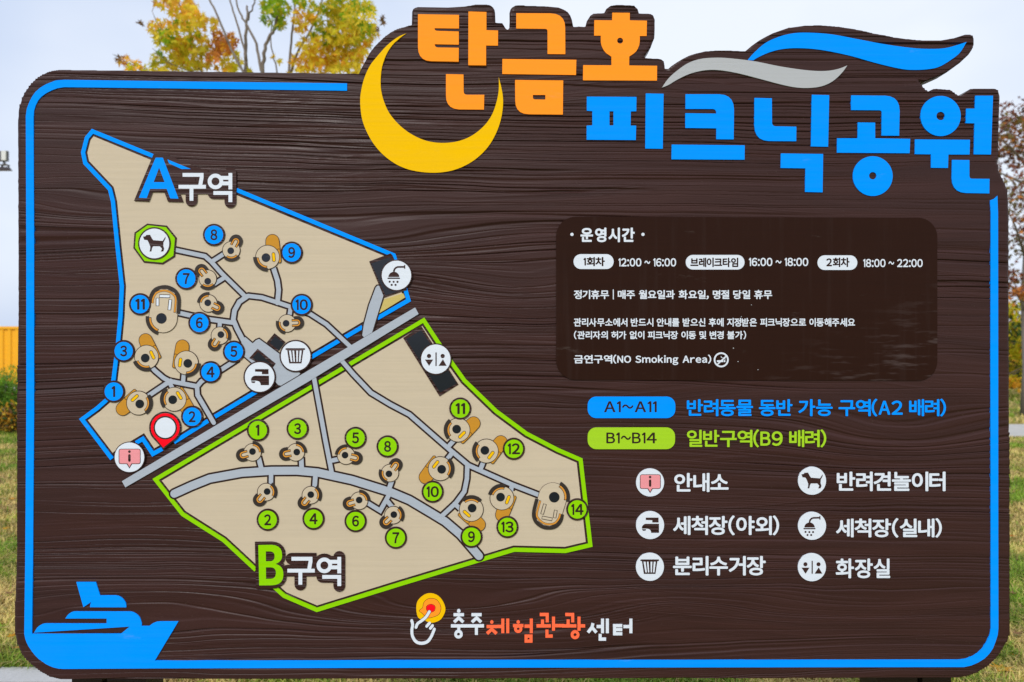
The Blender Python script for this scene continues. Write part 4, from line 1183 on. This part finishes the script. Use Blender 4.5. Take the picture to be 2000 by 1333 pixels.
# facility icons, drawn about (0,0) in a disc of radius 29
def icon(kind, parent, cx, cy, R, rim, name, base=0.0038, ink=None):
    D = Draw(base)
    ink = ink or WOOD
    k = R / 29.0
    T = lambda pts: [(cx + x * k, cy + y * k) for x, y in pts]
    q = 4.4425
    P = lambda pts, ox, oy: T([((x - ox) / q, (y - oy) / q) for x, y in pts])
    if rim: D.disc(cx, cy, R + rim, WOOD, 44)
    D.disc(cx, cy, R, WHITE, 44)
    if kind == 'dog':
        D.poly(P([(627, 991), (648, 988), (655, 977), (688, 975), (704, 1005), (716, 1022), (797, 1028), (822, 990), (822, 1008), (805, 1040), (803, 1070), (811, 1098), (803, 1120), (780, 1120), (788, 1106), (790, 1093), (772, 1075), (715, 1075), (706, 1090), (700, 1120), (683, 1120), (688, 1104), (690, 1078), (676, 1042), (665, 1022), (637, 1018)], 725, 1050), ink, skirt=False)
    elif kind == 'shower':
        D.stroke(P([(1465, 590), (1466, 575), (1472, 560), (1484, 548), (1500, 542), (1560, 541)], 1488, 615), 3.6 * k, ink, 'flat', skirt=False)
        D.stroke(P([(1560, 524), (1560, 558)], 1488, 615), 2.4 * k, ink, 'flat', skirt=False)
        D.poly(P([(1465 + 48 * math.cos(math.pi * i / 14), 630 - 46 * math.sin(math.pi * i / 14)) for i in range(15)], 1488, 615), ink, skirt=False)
        D.stroke(P([(1414, 641), (1514, 641)], 1488, 615), 2.6 * k, ink, 'round', skirt=False)
        for x, y in ((1428, 671), (1463, 672), (1497, 672), (1446, 699), (1480, 699)):
            D.poly(P(circ(x, y, 9.5, 12), 1488, 615), ink, skirt=False)
    elif kind == 'bin':
        D.stroke(P([(534, 543), (691, 543)], 615, 603), 3.6 * k, ink, 'round', skirt=False)
        D.poly(P([(541, 548), (684, 548), (666, 668), (559, 668)], 615, 603), ink, skirt=False)
        for a, b, c, d in ((556, 575, 587, 573), (587, 602, 609, 597), (620, 637, 633, 622), (650, 668, 656, 643)):
            D.poly(P([(a, 556), (b, 556), (c, 654), (d, 654)], 615, 603), WHITE, skirt=False)
    elif kind == 'toilet':
        for x in (258, 378): D.poly(P(circ(x, 603, 19, 18), 318, 630), ink, skirt=False)
        D.stroke(P([(320, 575), (320, 686)], 318, 630), 2.5 * k, ink, 'round', skirt=False)
        D.poly(P([(222, 634), (295, 634), (259, 690)], 318, 630), ink, skirt=False)
        D.poly(P([(342, 689), (413, 689), (380, 631)], 318, 630), ink, skirt=False)
    elif kind == 'tap':
        D.poly(P([(1595, 183), (1713, 183), (1713, 228), (1655, 228), (1655, 207), (1595, 205)], 1635, 252), ink, skirt=False)
        D.poly(P([(1582, 243), (1595, 240), (1717, 240), (1717, 323), (1645, 323), (1643, 308), (1636, 296), (1622, 287), (1600, 284), (1560, 284), (1560, 270), (1566, 256)], 1635, 252), ink, skirt=False)
        D.poly(P([(1561, 289), (1598, 289), (1596, 299), (1590, 304), (1572, 304), (1564, 299)], 1635, 252), ink, skirt=False)
    elif kind == 'info':
        bub = rrect(420, 878, 600, 1001, 14, 4)
        D.poly(P([(414, 890), (420, 878), (432, 873), (588, 873), (602, 878), (606, 890), (606, 990), (602, 1002), (588, 1007), (532, 1007), (508, 1046), (484, 1007), (432, 1007), (418, 1002), (414, 990)], 508, 947), ink, skirt=False)
        D.poly(P(bub, 508, 947), PINK, skirt=False)
        D.poly(P([(490, 1000), (526, 1000), (508, 1033)], 508, 947), PINK, skirt=False)
        D.poly(P(circ(508, 898, 12, 14), 508, 947), ink, skirt=False)
        D.stroke(P([(508, 931), (508, 976)], 508, 947), 22 / q * k, ink, 'round', skirt=False)
    D.build(name, parent, kind.replace('bin', 'waste bin').replace('tap', 'water tap') + ' icon on a white disc')

D = Draw(0.0026)
octo = r4([(660, 877), (830, 895), (915, 1000), (900, 1165), (795, 1230), (630, 1215), (540, 1090), (550, 955)])
D.poly(octo, WOOD); D.poly(inset(octo, 3.2), GREEN)
D.build('dog_park_mark', ZONE_A)
icon('dog', ZONE_A, 303, 476.4, 29, 2.8, 'facility_icon')
icon('shower', ZONE_A, 774.9, 538.5, 28.6, 2.2, 'facility_icon')
icon('bin', ZONE_A, 578.4, 695.7, 28.8, 2.8, 'facility_icon')
icon('tap', ZONE_A, 508.2, 736.7, 28.8, 2.8, 'facility_icon')
icon('toilet', ZONE_B, 851.6, 701.8, 28.6, 2.2, 'facility_icon')
icon('info', ZONE_A, 254.5, 893, 28.8, 1.6, 'facility_icon')
# location pin
D = Draw(0.0036)
px_, py_ = 324.2, 835.4
def drop(r, tipy, wa):
    a0 = 180 + wa
    return arc(px_, py_, r, -wa, a0, 30) + [(320.2, tipy)]
D.poly(drop(31.5, 877.5, 47), WOOD, skirt=False); D.poly(drop(28, 874, 47), RED)
D.disc(px_, py_, 23, WOOD); D.disc(px_, py_, 20, WHITE)
D.build('location_pin', ZONE_A)

# zone headings: letter and hangul strokes with a bare wood halo round them
def han_gu(x, y, s):
    q = lambda pts: [(x + a * s, y + b * s) for a, b in pts]
    return [q([(38, 16), (203, 16), (203, 40), (190, 113)]), q([(3, 119), (240, 119)]), q([(115, 119), (115, 240)])]
def han_yeok(x, y, s):
    q = lambda pts: [(x + a * s, y + b * s) for a, b in pts]
    return [q([(452, 0), (452, 142)]), q([(370, 42), (452, 42)]), q([(370, 90), (452, 90)]), q([(305, 173), (452, 173), (452, 252)])], q(circ(323, 73, 51, 28))
def heading(zone, col, letter_out, letter_holes, x, y, s, bare=None, shard=None):
    H = Draw(0.0032)
    if bare: H.poly(bare, WOOD, skirt=False)
    if shard: H.poly(shard, col)
    a = han_gu(x, y, s); b, o = han_yeok(x, y, s)
    w = 33 * s
    hw = w + 15.5
    for p in a + b: H.stroke(p, hw, WOOD, 'round', skirt=False)
    H.poly(inset(o, -hw / 2), WOOD, skirt=False)
    H.poly(inset(letter_out, -6.6), WOOD, skirt=False)
    for p in a + b: H.stroke(p, w, WHITE, 'flat')
    H.stroke(o, w, WHITE, closed=True)
    H.poly(letter_out, col, letter_holes)
    H.build('zone_heading', zone)
heading(ZONE_A, BLUE, r4([(735, 307), (797, 307), (933, 662), (862, 660), (830, 577), (687, 577), (658, 657), (590, 654)]), [r4([(765, 393), (718, 519), (813, 519)])], 140 + 930 / 4.4425, 240 + 440 / 4.4425, 1 / 4.4425,
        [(297, 316), (303, 300), (326, 302), (380, 325), (458, 356), (458, 380), (352, 380), (330, 340)], r4([(836, 322), (1042, 406), (962, 407), (850, 356)]))
B_out = r4b([(291, 285), (400, 283)] + corner((405, 283), (497, 287), (497, 370)) + corner((497, 380), (495, 430), (440, 448)) + corner((450, 452), (510, 470), (508, 540)) + corner((508, 548), (505, 634), (400, 634)) + [(299, 635)])
heading(ZONE_B, GREEN, B_out, [r4b([(356, 340), (395, 340)] + corner((397, 340), (433, 345), (433, 382)) + corner((433, 384), (430, 425), (395, 425)) + [(357, 426)]), r4b([(357, 478), (400, 478)] + corner((402, 478), (444, 482), (444, 525)) + corner((444, 530), (440, 577), (400, 577)) + [(358, 578)])],
        440 + 540 / 4.4425, 1000 + 388 / 4.4425, 1 / 4.4425)

# ================================================================ INFO PANEL
D = Draw(0.0016)
D.poly([(x, y + (x - 1087) * .0025) for x, y in rrect(1086, 424, 1830, 742, 38, 10)], PANEL)
INFO = D.build('info_panel', SIGN)
i7, i8 = zz(1080, 410, 3.92), zz(1460, 410, 3.92)
def bx(fn, x0, y0, x1, y1):
    (a, b), (c, d) = fn([(x0, y0), (x1, y1)]); return (a, b, c, d)
TB = 0.00175
D = Draw(TB); D.text('운영시간', bx(i7, 210, 138, 625, 250), WHITE, 0.036, 0.3, 0.10)
for x in (145, 688):
    (a, b), = i7([(x, 190)]); D.disc(a, b, 3.2, WHITE, 14)
D.build('heading_text', INFO)
for fn, pb, s, tb in ((i7, (157, 341, 464, 455), '1회차', (232, 363, 397, 434)), (i7, (1015, 347, 1465, 459), '브레이크타임', (1050, 368, 1417, 441)), (i8, (533, 350, 838, 462), '2회차', (600, 367, 778, 440))):
    D = Draw(TB); a, b, c, d = bx(fn, *pb)
    D.poly(rrect(a, b, c, d, (d - b) / 2 - .1, 8), WHITE); D.text(s, bx(fn, *tb), PANEL, 0.038)
    D.build('session_badge', INFO)
for fn, s, tb in ((i7, '12:00 ~ 16:00', (500, 372, 942, 436)), (i8, '16:00 ~ 18:00', (8, 369, 463, 433)), (i8, '18:00 ~ 22:00', (883, 378, 1338, 441))):
    D = Draw(TB); D.text(s, bx(fn, *tb), WHITE, 0.026, 0.26); D.build('time_text', INFO)
for s, box in (('정기휴무 | 매주 월요일과 화요일, 명절 당일 휴무', (1120.6, 566, 1507.7, 585.4)),
               ('관리사무소에서 반드시 안내를 받으신 후에 지정받은 피크닉장으로 이동해주세요', (1120.4, 621.6, 1669.3, 638.4)),
               ('(관리자의 허가 없이 피크닉장 이동 및 변경 불가)', (1120.8, 646.4, 1456.8, 663.2)),
               ('금연구역(NO Smoking Area)', (1120.8, 693, 1388.8, 713.4))):
    D = Draw(TB); D.text(s, box, WHITE, 0.026, 0.32, 0.03); D.build('notice_text', INFO)
D = Draw(TB); cx, cy = 1408.2, 703.2
D.ring(cx, cy, 13.0, 3.2, WHITE)
D.stroke([(1401.0, 712), (1418, 696)], 2.6, WHITE, 'flat', skirt=False)
D.poly([(1399.8, 704), (1412, 704), (1412, 707.6), (1399.8, 707.6)], WHITE, skirt=False)
D.poly([(1413, 704), (1416.2, 704), (1416.2, 707.6), (1413, 707.6)], WHITE, skirt=False)
D.stroke([(1407.6, 696), (1408.6, 698.4), (1411.2, 699.4)], 1.1, WHITE, 'flat', skirt=False)
D.stroke([(1412.6, 698.5), (1415.4, 701), (1415.4, 703.2)], 1.1, WHITE, 'flat', skirt=False)
D.build('no_smoking_icon', INFO)

D = Draw(0.00185)                       # flecks of pale dirt stuck to the panel
for x, y, r in ((1432, 680.4, 1.1), (1441, 706.6, 1.0), (1480, 722.5, .9), (1467, 596, .8), (1447.5, 619, .8)):
    D.disc(x, y, r, SILV, 8)
D.build('dirt_flecks', INFO)

# ================================================================ LEGEND
for x0, y0, x1, y1, m, s, tb in ((1147.7, 775, 1318.8, 817, BLUE, 'A1~A11', (1179.6, 784, 1282.5, 805.6)), (1147.7, 835.2, 1318.2, 877.6, LGREEN, 'B1~B14', (1184, 845, 1282.5, 866.4))):
    D = Draw(0.0013); D.poly(rrect(x0, y0, x1, y1, 17, 8), m); D.text(s, tb, BROWN, 0.020); D.build('legend_badge', SIGN)
for s, box, m in (('반려동물 동반 가능 구역(A2 배려)', (1341.2, 779, 1847, 813.8), BLUE), ('일반구역(B9 배려)', (1341.2, 838.8, 1613.4, 874.2), LGREEN)):
    D = Draw(0.0013); D.text(s, box, m, 0.024, 0.27); D.build('legend_text', SIGN)
for kind, cx, cy, s, box in (('info', 1269.5, 942.5, '안내소', (1316.5, 924, 1422.7, 961.2)), ('tap', 1269.5, 1025.8, '세척장(야외)', (1314.2, 1006.8, 1521.4, 1045.8)), ('bin', 1269.2, 1107.2, '분리수거장', (1314.2, 1086, 1495.2, 1124.2)),
                             ('dog', 1585.6, 939.2, '반려견놀이터', (1633.7, 921.4, 1846.2, 959.6)), ('shower', 1585.6, 1027.2, '세척장(실내)', (1632.2, 1012, 1839, 1050.3)), ('toilet', 1585.4, 1108, '화장실', (1631.7, 1091, 1738, 1129.6))):
    icon(kind, SIGN, cx, cy, 27.4, 0, 'legend_icon', 0.0013, WOOD)
    D = Draw(0.0013); D.text(s, box, WHITE, 0.026); D.build('legend_caption', SIGN)

# ================================================================ LOGO AT THE FOOT
D = Draw(0.0013)
D.poly(z5(cat([(185, 795), (235, 780), (290, 795), (330, 835), (352, 890), (345, 935), (310, 985), (245, 1005), (190, 985), (145, 965), (130, 900), (140, 840)], True)), YEL)
og = z5(cat([(190, 850), (225, 822), (275, 825), (305, 855), (317, 895), (300, 940), (255, 960), (215, 965), (175, 930), (155, 912), (180, 890)], True))
D.poly(inset(og, -.9), BROWN, skirt=False); D.poly(og, ORG, skirt=False)
rd = z5(cat([(215, 875), (245, 864), (272, 880), (268, 910), (245, 922), (215, 912), (208, 892)], True))
D.poly(inset(rd, -.9), BROWN, skirt=False); D.poly(rd, RED, skirt=False)
D.stroke(z5(cat([(230, 920), (205, 960), (170, 990), (140, 1012), (128, 1040)])), 7.6, BROWN, 'round', skirt=False)
D.stroke(z5(cat([(230, 920), (205, 960), (170, 990), (140, 1012), (128, 1040)])), 5.6, WHITE, 'round')
D.stroke(z5(cat([(95, 990), (102, 1020), (96, 1065), (102, 1110), (128, 1150), (170, 1163), (215, 1150), (245, 1110), (268, 1055)])), 5.6, WHITE, 'round')
D.stroke(z5([(210, 1032), (232, 1008)]), 5.4, WHITE, 'round'); D.stroke(z5([(238, 1048), (254, 1028)]), 5.4, WHITE, 'round')
D.build('hand_emblem', SIGN)
def logo_word(strokes, circles, dots, m, w=5.9):
    D = Draw(0.0013)
    for p in strokes: D.stroke(z5(p), w, m, 'flat')
    for x, y, r in circles:
        (a, b), = z5([(x, y)]); D.ring(a, b, r / 3.92, 5.4, m, 24)
    for x, y, r in dots:
        (a, b), = z5([(x, y)]); D.disc(a, b, r / 3.92, m, 14)
    D.build('logo_lettering', SIGN)
logo_word([[(415, 944), (495, 944)], [(420, 1001), (455, 968), (490, 1001)], [(395, 1030), (648, 1030)], [(455, 1034), (455, 1066)],
           [(552, 944), (630, 944)], [(556, 1001), (592, 968), (626, 1001)], [(590, 1036), (590, 1098)]], [(453, 1093, 22)], [(455, 915, 14)], WHITE)
logo_word([[(668, 1035), (750, 1035)], [(672, 1089), (708, 1055), (744, 1089)], [(745, 1034), (792, 1034)], [(792, 975), (792, 1085)], [(830, 975), (830, 1085)],
           [(870, 1028), (950, 1028)], [(958, 1032), (1010, 1032)], [(1010, 975), (1010, 1085)]], [(910, 1052, 21)], [(708, 1000, 13), (910, 1000, 13)], CORAL)
D = Draw(0.0015); D.stroke(z5([(970, 1108), (1008, 1108), (1008, 1146), (970, 1146)]), 5.9, CORAL, closed=True); D.build('logo_lettering', SIGN)
logo_word([[(1075, 943), (1132, 943), (1132, 1002)], [(1096, 982), (1096, 1030)], [(1050, 1030), (1160, 1030)], [(1180, 960), (1180, 1066)], [(1180, 1028), (1262, 1028)], [(1130, 1060), (1130, 1108), (1174, 1108)],
           [(1270, 943), (1327, 943), (1327, 1002)], [(1292, 982), (1292, 1030)], [(1245, 1030), (1355, 1030)], [(1375, 960), (1375, 1066)], [(1375, 1030), (1422, 1030)]], [(1345, 1097, 23)], [], CORAL)
logo_word([[(1482, 1010), (1474, 1042), (1444, 1080)], [(1474, 1040), (1508, 1080)], [(1510, 1035), (1552, 1035)], [(1555, 975), (1555, 1085)], [(1592, 975), (1592, 1085)], [(1537, 1092), (1537, 1131), (1582, 1131)],
           [(1635, 1028), (1706, 1028)], [(1650, 1058), (1706, 1058)], [(1647, 1024), (1647, 1090), (1706, 1090)], [(1772, 975), (1772, 1085)], [(1715, 1035), (1772, 1035)]], [], [], WHITE)
print('scene built', len(bpy.data.objects))
